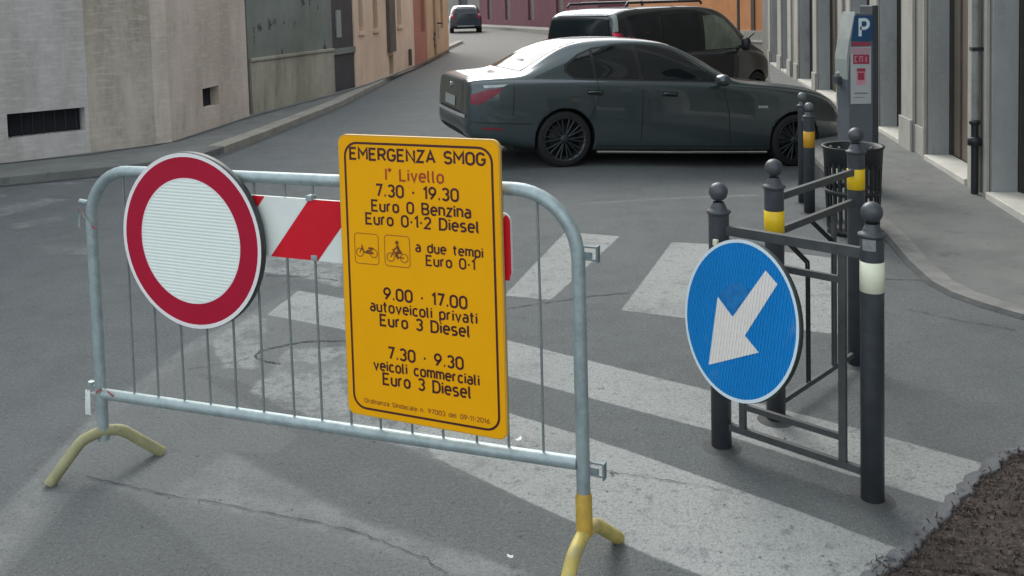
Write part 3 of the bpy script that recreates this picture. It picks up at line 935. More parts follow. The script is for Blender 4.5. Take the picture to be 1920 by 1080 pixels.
for zz in (0.13, -0.13):
    MB().box(-0.03, 0.03, 0.028, 0.052, zz - 0.012, zz + 0.012).build('clamp', M['galv'], nes, bevel=0.002)

# ------------------------------------------------------------------ STRIPED BOARD
OB = 0.022
sx0, sx1 = 0.30, bloc(958, 460, OB)[0]
szt, szb = 1.128, 0.920
brd = thing('striped_board', 'red and white striped board hung on the barrier behind the yellow sign', 'barrier board', BL_ + BN * OB, BANG)
out = rrect(sx0, sx1, szb, szt, 0.028, 5)
MB().prism(out, 0.001, 0.012, 0).build('panel', M['board_white'], brd)
# slanted red stripes, clipped to the board
def clip_x(poly, x, keep_less):
    res = []
    n = len(poly)
    for i in range(n):
        a, b_ = poly[i], poly[(i + 1) % n]
        ia, ib = (a[0] <= x) == keep_less, (b_[0] <= x) == keep_less
        if ia: res.append(a)
        if ia != ib and abs(b_[0] - a[0]) > 1e-9:
            t = (x - a[0]) / (b_[0] - a[0])
            res.append((x, a[1] + t * (b_[1] - a[1])))
    return res
tl = bloc(583, 373, OB)[0]; tr_ = bloc(640 + 36, 380, OB)[0]; bl2 = bloc(508, 480, OB)[0]
per = None
xa_t = bloc(579, 372, OB)[0]; xb_b = bloc(508, 481, OB)[0]; xr_b = bloc(596, 486, OB)[0]
wst = xr_b - xb_b
slant = xa_t - xb_b
gap = xa_t - bloc(496, 367, OB)[0]
mb = MB()
k = -3
while True:
    x0 = xb_b + k * (wst + gap)
    if x0 > sx1: break
    poly = [(x0, szb), (x0 + wst, szb), (x0 + wst + slant, szt), (x0 + slant, szt)]
    poly = clip_x(poly, sx1 - 0.006, True)
    if poly: poly = clip_x(poly, sx0 + 0.006, False)
    if len(poly) >= 3: mb.flat(poly, 0.0, 0)
    k += 1
# right end seen beyond the yellow sign is red
xe = bloc(925, 450, OB)[0]
mb.flat([p for p in [(xe, szb + 0.0005), (sx1 - 0.028, szb + 0.0005)] + arc(sx1 - 0.028, szb + 0.028, 0.0275, 0.0275, 270, 360, 5) + arc(sx1 - 0.028, szt - 0.028, 0.0275, 0.0275, 0, 60, 4) + [(xe, szt - 0.06)]], -0.0004, 0)
mb.build('red_stripes', M['board_red'], brd)
for px, py in ((580, 372), (590, 484)):
    d, z = bloc(px, py, OB)
    MB().box(d - 0.012, d + 0.012, -0.006, 0.022, z - 0.008, z + 0.01).build('clip', M['galv'], brd, bevel=0.002)

# ------------------------------------------------------------------ YELLOW TEXT SIGN
OY = 0.048
yx0 = sum(bloc(*p, OY)[0] for p in ((632, 300), (655, 760))) / 2
yx1 = sum(bloc(*p, OY)[0] for p in ((938, 300), (950, 800))) / 2
yz1, yz0 = 1.356, 0.426
ysn = thing('information_sign', 'tall yellow smog emergency notice with dark lettering hung on the barrier', 'sign', BL_ + BN * OY, BANG)
MB().prism(rrect(yx0, yx1, yz0, yz1, 0.028), 0.0012, 0.014, 1, 1).build('back_plate', [M['yellow'], M['yellow_edge'], M['sign_back']], ysn)
MB().flat(rrect(yx0 + 0.004, yx1 - 0.004, yz0 + 0.004, yz1 - 0.004, 0.026), 0.0, 0).build('face', M['yellow'], ysn)
ins = 0.026
MB().ribbon(rrect(yx0 + ins, yx1 - ins, yz0 + ins, yz1 - ins, 0.045), 0.0075, -0.0006, 0, True).build('border', M['ink'], ysn)
MB().box(yx0 + 0.02, yx1 - 0.02, 0.016, 0.03, 1.16, 1.185).build('rear_bracket', M['galv'], ysn)

# stroke lettering: glyphs on a grid with cap height 1
xh = 0.72
def O_(w_, h, x=0.0, z=0.0):
    r = min(w_, h) * 0.48
    return arc(x + w_ - r, z + h - r, r, r, 0, 90, 4) + arc(x + r, z + h - r, r, r, 90, 180, 4) + arc(x + r, z + r, r, r, 180, 270, 4) + arc(x + w_ - r, z + r, r, r, 270, 360, 4)
def closed(p): return list(p) + [p[0], p[1]]
A_ = xh
GL = {
 'E': (.56, [[(.56, 1), (0, 1), (0, 0), (.56, 0)], [(0, .52), (.46, .52)]]),
 'M': (.76, [[(0, 0), (0, 1), (.38, .42), (.76, 1), (.76, 0)]]),
 'R': (.60, [[(0, 0), (0, 1)] + arc(.34, .74, .26, .26, 90, -90, 8) + [(0, .48)], [(.30, .48), (.60, 0)]]),
 'G': (.64, [arc(.32, .68, .32, .32, 25, 90, 4) + arc(.32, .68, .32, .32, 90, 180, 5) + arc(.32, .32, .32, .32, 180, 270, 5) + arc(.32, .32, .32, .32, 270, 360, 5) + [(.64, .46), (.36, .46)]]),
 'N': (.66, [[(0, 0), (0, 1), (.66, 0), (.66, 1)]]),
 'Z': (.58, [[(0, 1), (.58, 1), (0, 0), (.58, 0)]]),
 'A': (.70, [[(0, 0), (.35, 1), (.70, 0)], [(.13, .32), (.57, .32)]]),
 'S': (.58, [arc(.30, .74, .27, .26, 20, 90, 4) + arc(.28, .74, .28, .26, 90, 270, 8) + arc(.30, .25, .28, .25, 90, -90, 8)[0:] + arc(.28, .25, .28, .25, 270, 200, 4)]),
 'O': (.64, [closed(O_(.64, 1))]),
 'D': (.62, [[(0, 0), (0, 1), (.28, 1)] + arc(.28, .66, .34, .34, 90, 0, 6) + arc(.28, .34, .34, .34, 0, -90, 6) + [(0, 0), (0, .1)]]),
 'B': (.60, [[(0, 0), (0, 1), (.32, 1)] + arc(.32, .76, .24, .24, 90, -90, 8) + [(0, .52)], [(.32, .52)] + arc(.32, .26, .28, .26, 90, -90, 8) + [(0, 0)]]),
 'L': (.50, [[(0, 1), (0, 0), (.50, 0)]]),
 'I': (.02, [[(.01, 0), (.01, 1)]]),
 'P': (.60, [[(0, 0), (0, 1), (.32, 1)] + arc(.32, .74, .28, .26, 90, -90, 8) + [(0, .48)]]),
 '0': (.58, [closed(O_(.58, 1))]),
 '1': (.24, [[(0, .80), (.22, 1), (.22, 0)]]),
 '2': (.54, [arc(.27, .73, .27, .27, 165, 0, 8) + [(.50, .58), (0, 0), (.54, 0)]]),
 '3': (.54, [arc(.27, .75, .26, .25, 155, -90, 9), arc(.27, .27, .27, .27, 80, -155, 9)]),
 '4': (.56, [[(.42, 0), (.42, 1), (0, .28), (.56, .28)]]),
 '6': (.56, [[(.44, 1)] + arc(.28, .30, .28, .30, 150, 510, 14)]),
 '7': (.52, [[(0, 1), (.52, 1), (.18, 0)]]),
 '9': (.56, [[(.12, 0)] + arc(.28, .70, .28, .30, -30, 330, 14)]),
 '.': (.10, [[(.0, .07), (.13, .07)]]),
 '-': (.22, [[(0, .46), (.22, .46)]]),
 '~': (.16, [[(0, .46), (.16, .46)]]),
 '°': (.16, [closed(O_(.15, .15, 0, .82))]),
 'a': (.46, [[(.04, A_)] + [(.24, A_)] + arc(.24, A_ - .22, .22, .22, 90, 0, 5) + [(.46, 0)], closed(O_(.46, .42, 0, 0))]),
 'c': (.46, [arc(.25, A_ - .23, .23, .23, 35, 180, 6) + arc(.25, .23, .25, .23, 180, 325, 6)]),
 'd': (.50, [[(.50, 1), (.50, 0)], closed(O_(.50, A_))]),
 'e': (.50, [[(.0, .38), (.50, .38)] + arc(.25, A_ - .25, .25, .25, 0, 180, 8) + arc(.25, .25, .25, .25, 180, 320, 6)]),
 'i': (.02, [[(.01, 0), (.01, A_)], [(.01, .84), (.01, .98)]]),
 'l': (.16, [[(.01, 1), (.01, .16)] + arc(.15, .14, .14, .14, 180, 265, 4)]),
 'm': (.74, [[(0, 0), (0, A_), (.20, A_)] + arc(.20, A_ - .17, .17, .17, 90, 0, 4) + [(.37, 0)], [(.37, A_ - .02), (.57, A_ - .0)] + arc(.57, A_ - .17, .17, .17, 90, 0, 4) + [(.74, 0)]]),
 'n': (.46, [[(0, 0), (0, A_), (.24, A_)] + arc(.24, A_ - .22, .22, .22, 90, 0, 5) + [(.46, 0)]]),
 'o': (.50, [closed(O_(.50, A_))]),
 'p': (.50, [[(0, -.28), (0, A_)], closed(O_(.50, A_))]),
 'r': (.32, [[(0, 0), (0, A_)], [(0, A_ - .22)] + arc(.22, A_ - .22, .22, .22, 180, 75, 5)]),
 's': (.44, [[(.42, A_), (.18, A_)] + arc(.18, A_ - .18, .18, .18, 90, 270, 7) + arc(.26, .18, .18, .18, 90, -90, 7) + [(.0, 0)]]),
 't': (.34, [[(.12, 1), (.12, .18)] + arc(.28, .17, .16, .17, 180, 265, 4), [(-.04, A_), (.32, A_)]]),
 'u': (.46, [[(0, A_)] + [(0, .22)] + arc(.22, .22, .22, .22, 180, 270, 5) + [(.46, 0)], [(.46, A_), (.46, 0)]]),
 'v': (.50, [[(0, A_), (.25, 0), (.50, A_)]]),
 'z': (.44, [[(0, A_), (.44, A_), (0, 0), (.44, 0)]]),
}
def write(ink_, text, x0, x1, z, cap, wt, sp=0.26, wordsp=0.55, y=-0.0006):
    mb = MB()
    tot = 0
    for ch in text:
        tot += wordsp if ch == ' ' else GL[ch][0] + sp
    tot -= sp
    sx = (x1 - x0) / tot
    cur = 0
    kk = 0
    for ch in text:
        if ch == ' ':
            cur += wordsp
            if mb.v: mb.build('lettering', ink_, ysn)
            mb = MB()
            continue
        wd, strokes = GL[ch]
        for st in strokes:
            mb.ribbon([(x0 + (cur + px) * sx, z + pz * cap) for px, pz in st], wt, y - (kk % 7) * 0.00006)
            kk += 1
        cur += wd + sp
    mb.build('lettering', ink_, ysn)

LINES = [  # text, left baseline px, right baseline px, cap height px, ink, weight px
 ('EMERGENZA SMOG', (657, 297), (909, 310), 21.0, 0, 4.1),
 ('I° Livello', (724, 338), (831, 342), 21.0, 1, 3.6),
 ('7.30 ~ 19.30', (706, 368), (859, 376), 21.5, 0, 3.8),
 ('Euro 0 Benzina', (698, 396), (882, 407), 20.0, 0, 3.6),
 ('Euro 0~1~2 Diesel', (687, 420), (898, 435), 20.0, 0, 3.6),
 ('a due tempi', (780.5, 472), (905, 482), 17.0, 0, 3.1),
 ('Euro 0~1', (800, 498), (890, 505), 18.0, 0, 3.2),
 ('9.00 ~ 17.00', (721, 563), (875, 576), 21.0, 0, 3.8),
 ('autoveicoli privati', (695.5, 583), (894, 605), 18.5, 0, 3.3),
 ('Euro 3 Diesel', (714, 611), (881, 630), 20.0, 0, 3.6),
 ('7.30 ~ 9.30', (729, 674), (868, 690), 21.0, 0, 3.7),
 ('veicoli commerciali', (702, 694), (898, 720), 18.0, 0, 3.3),
 ('Euro 3 Diesel', (719.5, 722), (883, 744), 20.5, 0, 3.6),
 ('Ordinanza Sindacale n. 97003 del 09-11-2016', (684, 756), (918, 792), 8.0, 2, 1.5),
]
INKS = (M['ink'], M['ink_red'], M['ink_pale'])
for txt, pl, pr, cap, ink, wt in LINES:
    (xl, za), (xr, zb) = bloc(*pl, OY), bloc(*pr, OY)
    mid = ((pl[0] + pr[0]) / 2, (pl[1] + pr[1]) / 2)
    c1 = bloc(mid[0], mid[1] - cap, OY)[1] - bloc(mid[0], mid[1], OY)[1]
    write(INKS[ink], txt, xl, xr, (za + zb) / 2, c1, c1 * wt * 1.12 / cap, wordsp=0.62)
# two vehicle pictograms in rounded frames
def icon_box(pxa, pya, pxb, pyb):
    x0, z1_ = bloc(pxa, pya, OY)
    x1, z0_ = bloc(pxb, pyb, OY)
    return x0, x1, z0_, z1_
for kind_, bx in (('moped', icon_box(664.5, 436, 711, 497)), ('motorbike', icon_box(720.5, 440, 769.5, 502.5))):
    x0, x1, z0_, z1_ = bx
    W_, H_ = x1 - x0, z1_ - z0_
    mb = MB(); mb.ribbon(rrect(x0, x1, z0_, z1_, 0.012, 5), 0.0028, -0.0006, 0, True)
    fr = mb.build('pictogram_frame', M['ink_pale'], ysn)
    mb = MB(); cx_ = (x0 + x1) / 2; cz = z0_ + H_ * 0.42
    def P2(u, v): return (cx_ + u * W_, cz + v * W_)
    if kind_ == 'moped':
        wheel_r, wy, wx = 0.15, -0.06, 0.29
    else:
        wheel_r, wy, wx = 0.15, -0.14, 0.27
    for s_ in (-1, 1):
        a_ = P2(s_ * wx, wy)
        mb = MB()
        mb.ribbon(arc(a_[0], a_[1], wheel_r * W_, wheel_r * W_, 0, 360, 16), 0.0034, -0.0007)
        mb.build('pictogram_wheel', M['ink_pale'], fr)
    mb = MB()
    if kind_ == 'moped':
        mb.ribbon([P2(-.29, -.06), P2(-.17, .17), P2(-.23, .22)], 0.0036, -0.0008)
        mb.ribbon([P2(-.18, .13), P2(-.10, -.05), P2(.10, -.07), P2(.29, -.06)], 0.0045, -0.0009)
        mb.flat([P2(-.06, -.04), P2(.10, -.05), P2(.16, .06), P2(.0, .04)], -0.00095)
        mb.flat([P2(.05, .09), P2(.27, .08), P2(.30, .15), P2(.10, .16)], -0.001)
        mb.ribbon([P2(.14, .08), P2(.20, -.02), P2(.29, -.06)], 0.0036, -0.00105)
    else:
        mb.ribbon([P2(-.27, -.14), P2(-.13, .10), P2(-.20, .14)], 0.0036, -0.0008)
        mb.ribbon([P2(-.14, .08), P2(-.04, -.12), P2(.12, -.12), P2(.27, -.14)], 0.0040, -0.00085)
        mb.flat([P2(-.08, .02), P2(.18, .0), P2(.20, .07), P2(-.06, .09)], -0.0009)
        mb.ribbon([P2(.01, .30), P2(.04, .18), P2(.12, .06)], 0.0095, -0.00095)
        mb.ribbon([P2(.12, .05), P2(-.02, .0), P2(.03, -.19)], 0.0065, -0.001)
        mb.ribbon([P2(.02, .25), P2(-.14, .12)], 0.0048, -0.00105)
        mb.flat([(q_[0], q_[1]) for q_ in arc(*P2(0.0, .39), 0.0062, 0.0068, 0, 342, 14)], -0.0011)
    mb.build('pictogram', M['ink_mid'], fr)

# ------------------------------------------------------------------ BLUE ARROW SIGN
bs = thing('arrow_sign', 'round blue sign with white arrow pointing down left fixed to the railing', 'traffic sign', (0.7940, 3.2219, 0.6007), rot=(0, 0, 0))
# local x = sign right, y = away from the viewer, z = sign up
ya, ti = -1.058, 0.183
rX = Vector((math.cos(ya), math.sin(ya), 0))
nN = Vector((math.sin(ya), -math.cos(ya), 0)) * math.cos(ti) + Vector((0, 0, 1)) * math.sin(ti)
uZ = nN.cross(rX)
mt = Matrix((rX, -nN, uZ)).transposed()
bs.rotation_euler = mt.to_euler()
BRD = 0.2860
MB().lathe([(0.0, 0.026), (BRD - 0.01, 0.026), (BRD + 0.0015, 0.02), (BRD + 0.0015, 0.005), (BRD - 0.001, 0.0012), (0, 0.0012)], NN, axis='Y').build('back_plate', M['sign_back'], bs)
MB().flat([(BRD * 0.962 * math.cos(2 * math.pi * k / NN), BRD * 0.962 * math.sin(2 * math.pi * k / NN)) for k in range(NN)], 0, 0).build('blue_face', M['blue'], bs)
mb = MB(); annulus(mb, BRD * 0.958, BRD, -0.0004, 0); mb.build('pale_rim', M['rim_pale'], bs)
def sp(px, py):
    q = hit(px, py, Vector(bs.location), nN) - Vector(bs.location)
    return (q.dot(rX), q.dot(uZ))
ARW = [(1436, 507), (1458, 533), (1397, 629), (1423, 661), (1329, 684), (1346, 556), (1374, 594)]
mb = MB(); mb.flat([sp(*p) for p in ARW], -0.0009, 0); mb.build('white_arrow', M['arrow_white'], bs)
mb = MB()
mb.flat([sp(*p) for p in [(1348, 551), (1356, 542), (1372, 530), (1388, 529), (1403, 540), (1404, 551), (1391, 566), (1376, 589), (1362, 573)]], -0.0006, 0)
mb.build('stain', M['blue_dark'], bs)
for zz in (0.12, -0.12):
    MB().box(-0.03, 0.03, 0.024, 0.09, zz - 0.02, zz + 0.02).build('clamp', M['galv'], bs, bevel=0.002)

# ------------------------------------------------------------------ POST RAILINGS
def post_profile(h, r=0.0395):
    zc = h - 0.118
    pr = [(0.0, 0.0), (r, 0.0), (r, zc - 0.012), (r + 0.001, zc - 0.004), (r + 0.0075, zc), (r + 0.0075, zc + 0.007), (r - 0.006, zc + 0.012),
          (r - 0.009, zc + 0.022), (r - 0.013, zc + 0.030), (r - 0.017, zc + 0.036), (r - 0.018, zc + 0.042)]
    return pr, zc
def ball_profile(h, r=0.0365):
    c0 = h - r
    return [(r * math.cos(R(a)), c0 + r * math.sin(R(a))) for a in range(-62, 91, 8)] + [(0.0, h)]
def add_post(root, base, h, band, bz0, bz1, ball_mat=None, label=None, r=0.0395):
    """one post with ball top, welded into the railing `root`; base is in the railing's own axes"""
    pr, zc = post_profile(h, r)
    p = MB().lathe(pr, 28).build('post', M['anthracite'], root)
    p.location = base
    if label: p['label'] = label
    b_ = MB().lathe(ball_profile(h), 24).build('ball_top', ball_mat or M['anthracite'], p)
    if band:
        MB().lathe([(r, bz0 - 0.0005), (r + 0.0012, bz0), (r + 0.0012, bz1), (r, bz1 + 0.0005)], 28).build('reflective_band', band, p)
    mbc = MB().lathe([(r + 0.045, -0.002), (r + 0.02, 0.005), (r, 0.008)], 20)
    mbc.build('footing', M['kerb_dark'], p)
    return p
def hz(base, px, py):
    lo, hi = -0.2, 2.5
    for _ in range(40):
        m_ = (lo + hi) / 2
        d = Vector((base.x, base.y, m_)) - CAM
        wv = d.dot(FW)
        yy = CY - FPX * d.dot(UPV) / wv
        if yy > py: lo = m_
        else: hi = m_
    return lo
def railing(name, label, pa, pb, group=None):
    d = pb - pa
    rt = thing(name, label, 'railing', pa, math.atan2(d.y, d.x), group)
    u_ = d.normalized(); n_ = Vector((u_.y, -u_.x, 0))
    def L(px, py, off=0.0):
        q = hit(px, py, pa + n_ * off, n_)
        return ((q - pa).dot(u_), q.z)
    return rt, d.length, L
pA, pB = at(1353, 838), at(1636, 938)
rt, ln, L = railing('railing', 'near dark railing with one cream band, carrying the round blue arrow sign', pA, pB, 'dark ball topped railings at the corner')
hA, hB = hz(pA, 0, 342), hz(pB, 0, 378)
add_post(rt, (0, 0, 0), hA, None, 0, 0, label='left post behind the blue sign, without band')
q_ = hz(pA, 0, 449)
MB().box(0.004, 0.024, -0.055, -0.040, q_ - 0.012, q_ + 0.012).build('clip', M['band_cream'], rt, bevel=0.002)
pb_ = add_post(rt, (ln, 0, 0), hB, M['band_cream'], hz(pB, 0, 545), hz(pB, 0, 489), label='nearest post with cream band and grey sticker')
mb = MB()
vs = []
zs0, zs1 = hz(pB, 0, 466), hz(pB, 0, 445)
for k in range(9):
    a = R(198 + k * 8.5) - rt.rotation_euler.z
    for z in (zs0, zs1):
        vs.append((0.0402 * math.cos(a), 0.0402 * math.sin(a), z))
mb.add(vs, [(2 * k, 2 * k + 2, 2 * k + 3, 2 * k + 1) for k in range(8)])
mb.build('sticker', M['grey_sticker'], pb_)
def flatbar(x0, z0, x1, z1, hw=0.016, th=0.007, name='rail', m='rail_paint'):
    dx, dz = x1 - x0, z1 - z0
    l = math.hypot(dx, dz); nx_, nz_ = -dz / l * hw, dx / l * hw
    poly = [(x0 + nx_, z0 + nz_), (x0 - nx_, z0 - nz_), (x1 - nx_, z1 - nz_), (x1 + nx_, z1 + nz_)]
    return MB().prism(poly, -th, th).build(name, M[m], rt, bevel=0.002)
zt_ = (L(1370, 437)[1] + L(1612, 468)[1]) / 2
zb_ = (L(1372, 804)[1] + L(1610, 876)[1]) / 2
zi1 = L(1540, 517)[1]
zi0 = (L(1405, 770)[1] + L(1572, 812)[1]) / 2
xi0, xi1 = L(1393, 785)[0], L(1580, 700)[0]
flatbar(0.036, zt_, ln - 0.036, zt_, 0.018, 0.012)
flatbar(0.036, zb_, ln - 0.036, zb_, 0.013, 0.010)
flatbar(xi0, zi1, xi1 - 0.012, zi1, 0.012, 0.008)
flatbar(xi0 + 0.012, zi0, xi1 - 0.012, zi0, 0.011, 0.008)
flatbar(xi0, zb_ + 0.012, xi0, zi1 + 0.012, 0.012, 0.009, 'upright_bar')
flatbar(xi1, zb_ + 0.012, xi1, zt_ - 0.017, 0.013, 0.009, 'upright_bar')

pC, pD = at(1455, 787), at(1606, 684)
rt, ln, L = railing('railing', 'second dark railing with yellow bands on its posts behind the blue arrow sign', pC, pD, 'dark ball topped railings at the corner')
hC, hD = hz(pC, 0, 298), hz(pD, 0, 239)
add_post(rt, (0, 0, 0), hC, M['band_yellow'], hz(pC, 0, 440), hz(pC, 0, 394), label='post with yellow band left of the second railing')
add_post(rt, (ln, 0, 0), hD, M['band_yellow'], hz(pD, 0, 354), hz(pD, 0, 316), label='post with yellow band in front of the litter bin')
zt_ = (L(1467, 376)[1] + L(1591, 317)[1]) / 2
z2_ = (L(1475, 440)[1] + L(1603, 366)[1]) / 2
zb_ = (L(1470, 765)[1] + L(1568, 672)[1]) / 2
flatbar(0.036, zt_, ln - 0.036, zt_, 0.015, 0.010)
flatbar(0.036, z2_, ln - 0.036, z2_, 0.015, 0.010)
flatbar(0.036, zb_, ln - 0.036, zb_, 0.011, 0.008)
x2 = L(1564, 570)[0]
flatbar(x2, zb_ + 0.01, x2, z2_ - 0.012, 0.013, 0.008, 'upright_bar')
for off in (0.0, 0.022):
    pts = [L(1477, 462), L(1513, 492), L(1517, 500), L(1517, 712)]
    xb = L(1513, 600)[0]
    mb = MB()
    mb.tube([(pts[0][0] + off, 0, pts[0][1] + 0.01), (xb - 0.004 + off, 0, pts[1][1]), (xb + off, 0, pts[2][1] - 0.02), (xb + off, 0, zb_ + 0.006)], 0.0055, 8)
    mb.build('bent_bar', M['black_wire'], rt)
    q0, q1 = L(1519, 418), L(1560, 455)
    mb = MB()
    mb.tube([(q0[0] + off, 0, z2_ - 0.012), (q1[0] + off, 0, q1[1]), (q1[0] + off + 0.01, 0, q1[1] - 0.03), (q1[0] + off + 0.01, 0, zb_ + 0.006)], 0.0055, 8)
    mb.build('bent_bar', M['black_wire'], rt)

pE1, pE2 = at(1505, 381), at(1518, 400)
rt, ln, L = railing('railing', 'farther end-on railing beside the front wheel of the dark saloon', pE2, pE1, 'dark ball topped railings at the corner')
add_post(rt, (0, 0, 0), hz(pE2, 0, 192), M['band_orange'], hz(pE2, 0, 276), hz(pE2, 0, 246), M['pale_ball'], label='post with orange band', r=0.044)
add_post(rt, (ln, 0, 0), hz(pE1, 0, 173), None, 0, 0, M['pale_ball'], label='post without band', r=0.036)
flatbar(0.036, 0.74, ln - 0.03, 0.74, 0.014, 0.009)
flatbar(0.036, 0.12, ln - 0.03, 0.12, 0.012, 0.008)

# ------------------------------------------------------------------ LITTER BIN
pb0 = at(1614, 445)
bn = thing('litter_bin', 'round black slatted litter bin beside the parking meter', 'litter bin', (pb0.x, pb0.y + 0.15, 0))
hb = 0.66
MB().lathe([(0.0, 0.03), (0.168, 0.03), (0.175, 0.0), (0.185, 0.0), (0.185, 0.05), (0.0, 0.05)], 28).build('base', M['black_metal'], bn)
MB().lathe([(0.196, hb - 0.15), (0.205, hb - 0.15), (0.212, hb - 0.03), (0.224, hb - 0.008), (0.222, hb), (0.196, hb - 0.004), (0.196, hb - 0.15)], 32).build('rim', M['black_metal'], bn)
MB().lathe([(0.190, 0.30), (0.200, 0.30), (0.202, 0.335), (0.192, 0.335), (0.190, 0.30)], 28).build('hoop', M['black_metal'], bn)
mb = MB()
for k in range(26):
    a = 2 * math.pi * k / 26
    ca, sa = math.cos(a), math.sin(a)
    for r0, z0, r1, z1_ in ((0.180, 0.045, 0.199, hb - 0.12),):
        wv = 0.011
        vs = []
        for r_, z_ in ((r0, z0), (r1, z1_)):
            for dr in (0, 0.007):
                for s_ in (-1, 1):
                    vs.append(((r_ + dr) * ca - s_ * wv * sa, (r_ + dr) * sa + s_ * wv * ca, z_))
        mb.add(vs, [(0, 1, 3, 2), (4, 6, 7, 5), (0, 4, 5, 1), (2, 3, 7, 6), (0, 2, 6, 4), (1, 5, 7, 3)])
mb.build('slats', M['black_metal'], bn)
mb = MB()
for k in range(5):
    a = R(200 + k * 22)
    mb.lathe([(0.0, 0.0), (0.012, 0.004), (0.014, 0.012), (0.0, 0.02)], 8, c=(0.2 * math.cos(a), 0.2 * math.sin(a), hb - 0.004))
mb.build('rivet', M['pale_ball'], bn)

# ------------------------------------------------------------------ PARKING METER
mY = 7.9
def ml(px, py):
    q = aty(px, py, mY)
    return (q.x, q.z)
mx0 = ml(1572, 300)[0]
mtr = thing('parking_meter', 'grey parking ticket machine with blue P panel and paper notice', 'parking meter', (mx0, mY, SH))
def mp(px, py):
    x, z = ml(px, py)
    return (x - mx0, z - SH)
lowz = 0.0
prof = [mp(1602, 25), mp(1636, 25), mp(1636, 60), (mp(1636, 270)[0], lowz), (mp(1593, 270)[0], lowz), mp(1592, 205), mp(1588, 140), mp(1589, 110), mp(1593, 76)]
MB().prism(prof, 0.0, 0.28).build('housing', M['meter'], mtr, bevel=0.006)
xr = mp(1636.5, 270)[0]
mb = MB(); mb.box(xr, mp(1648, 200)[0], 0.004, 0.29, 0.0, mp(1640, 10)[1]); mb.build('rear_column', M['meter_dark'], mtr, bevel=0.008)
mb = MB()
mb.prism([mp(1602.5, 22), mp(1605, 24), mp(1596, 76), mp(1592, 112), mp(1590, 150), mp(1588, 150), mp(1587, 112), mp(1592, 74)], -0.004, 0.285)
mb.build('sloping_front', M['meter_light'], mtr, bevel=0.003)  # paler colour paints the light caught by the upward slope
mb = MB(); mb.flat([mp(1602, 29), mp(1635.5, 29), mp(1635.5, 77), mp(1595, 77)], -0.0055); mb.build('parking_panel', M['meter_blue'], mtr)
mb = MB()
x0, z0_ = mp(1609.5, 68); x1, z1_ = mp(1630, 34)
GLP = GL['P'][1]
for st in GLP:
    mb.ribbon([(x0 + 0.012 + px / .6 * (x1 - x0 - 0.024), z0_ + pz * (z1_ - z0_ - 0.012)) for px, pz in st], 0.027, -0.0085)
mb.build('letter', M['letter_white'], mtr)
mb = MB(); mb.flat([mp(1597, 79.5), mp(1631.5, 79.5), mp(1631.5, 85.5), mp(1597, 85.5)], -0.003); mb.build('red_strip', M['notice_red'], mtr)
nt_ = MB(); nt_.box(mp(1594, 0)[0], mp(1632.5, 0)[0], -0.006, -0.002, mp(1600, 195)[1], mp(1600, 88)[1])
no = nt_.build('notice', M['notice'], mtr)
mb = MB(); mb.flat([mp(1595, 89), mp(1631.5, 89), mp(1631.5, 101), mp(1595, 101)], -0.0068); mb.build('notice_header', M['notice_pink'], no)
mb = MB(); mb.flat([mp(1599, 102), mp(1629.5, 102), mp(1629.5, 120), mp(1599, 120)], -0.0075)
mb.flat([mp(1606, 128), mp(1622, 128), mp(1622, 134), mp(1606, 134)], -0.0075)
mb.flat([mp(1608, 136), mp(1620, 136), mp(1620, 150), mp(1608, 150)], -0.0075); mb.build('notice_print', M['notice_red'], no)
mb = MB()
mb.flat([mp(1605, 134), mp(1623, 134), mp(1623, 159), mp(1605, 159)], -0.0070)
for xx in (1602.5, 1611.5, 1620.5):
    x_, z_ = mp(xx, 116)
    hw, hh = 0.020, 0.046
    if xx < 1603: mb.ribbon([(x_ + 0.02, z_ + hh), (x_, z_ + hh), (x_, z_), (x_ + 0.02, z_)], 0.008, -0.0082)
    elif xx < 1612: mb.ribbon([(x_, z_), (x_, z_ + hh), (x_ + 0.022, z_ + hh), (x_ + 0.022, z_)], 0.008, -0.0082)
    else: mb.ribbon([(x_ + 0.014, z_ + hh), (x_ + 0.014, z_)], 0.009, -0.0082)
mb.build('notice_rose_print', M['notice_rose'], no)
mb = MB(); mb.flat([mp(1601, 173.5), mp(1626, 173.5), mp(1626, 176), mp(1601, 176)], -0.0070)
mb.flat([mp(1601, 182), mp(1620, 182), mp(1620, 183.2), mp(1601, 183.2)], -0.0070); mb.build('notice_text', M['notice_text'], no)
mb = MB(); mb.tube([(mp(1582, 143)[0], 0.2, mp(1563, 143)[1]), (mp(1592, 141)[0], 0.2, mp(1572, 141)[1])], 0.02, 10); mb.build('button', M['meter_light'], mtr)
mb = MB(); mb.box(mp(1579, 150)[0], mp(1589, 150)[0], 0.12, 0.25, mp(1566, 159)[1], mp(1566, 146)[1]); mb.build('coin_tray', M['meter_dark'], mtr)

# ------------------------------------------------------------------ VEHICLES
def interp(tab, x):
    if x <= tab[0][0]: return tab[0][1]
    for (x0, v0), (x1, v1) in zip(tab, tab[1:]):
        if x <= x1:
            t = (x - x0) / (x1 - x0)
            return v0 + (v1 - v0) * t
    return tab[-1][1]

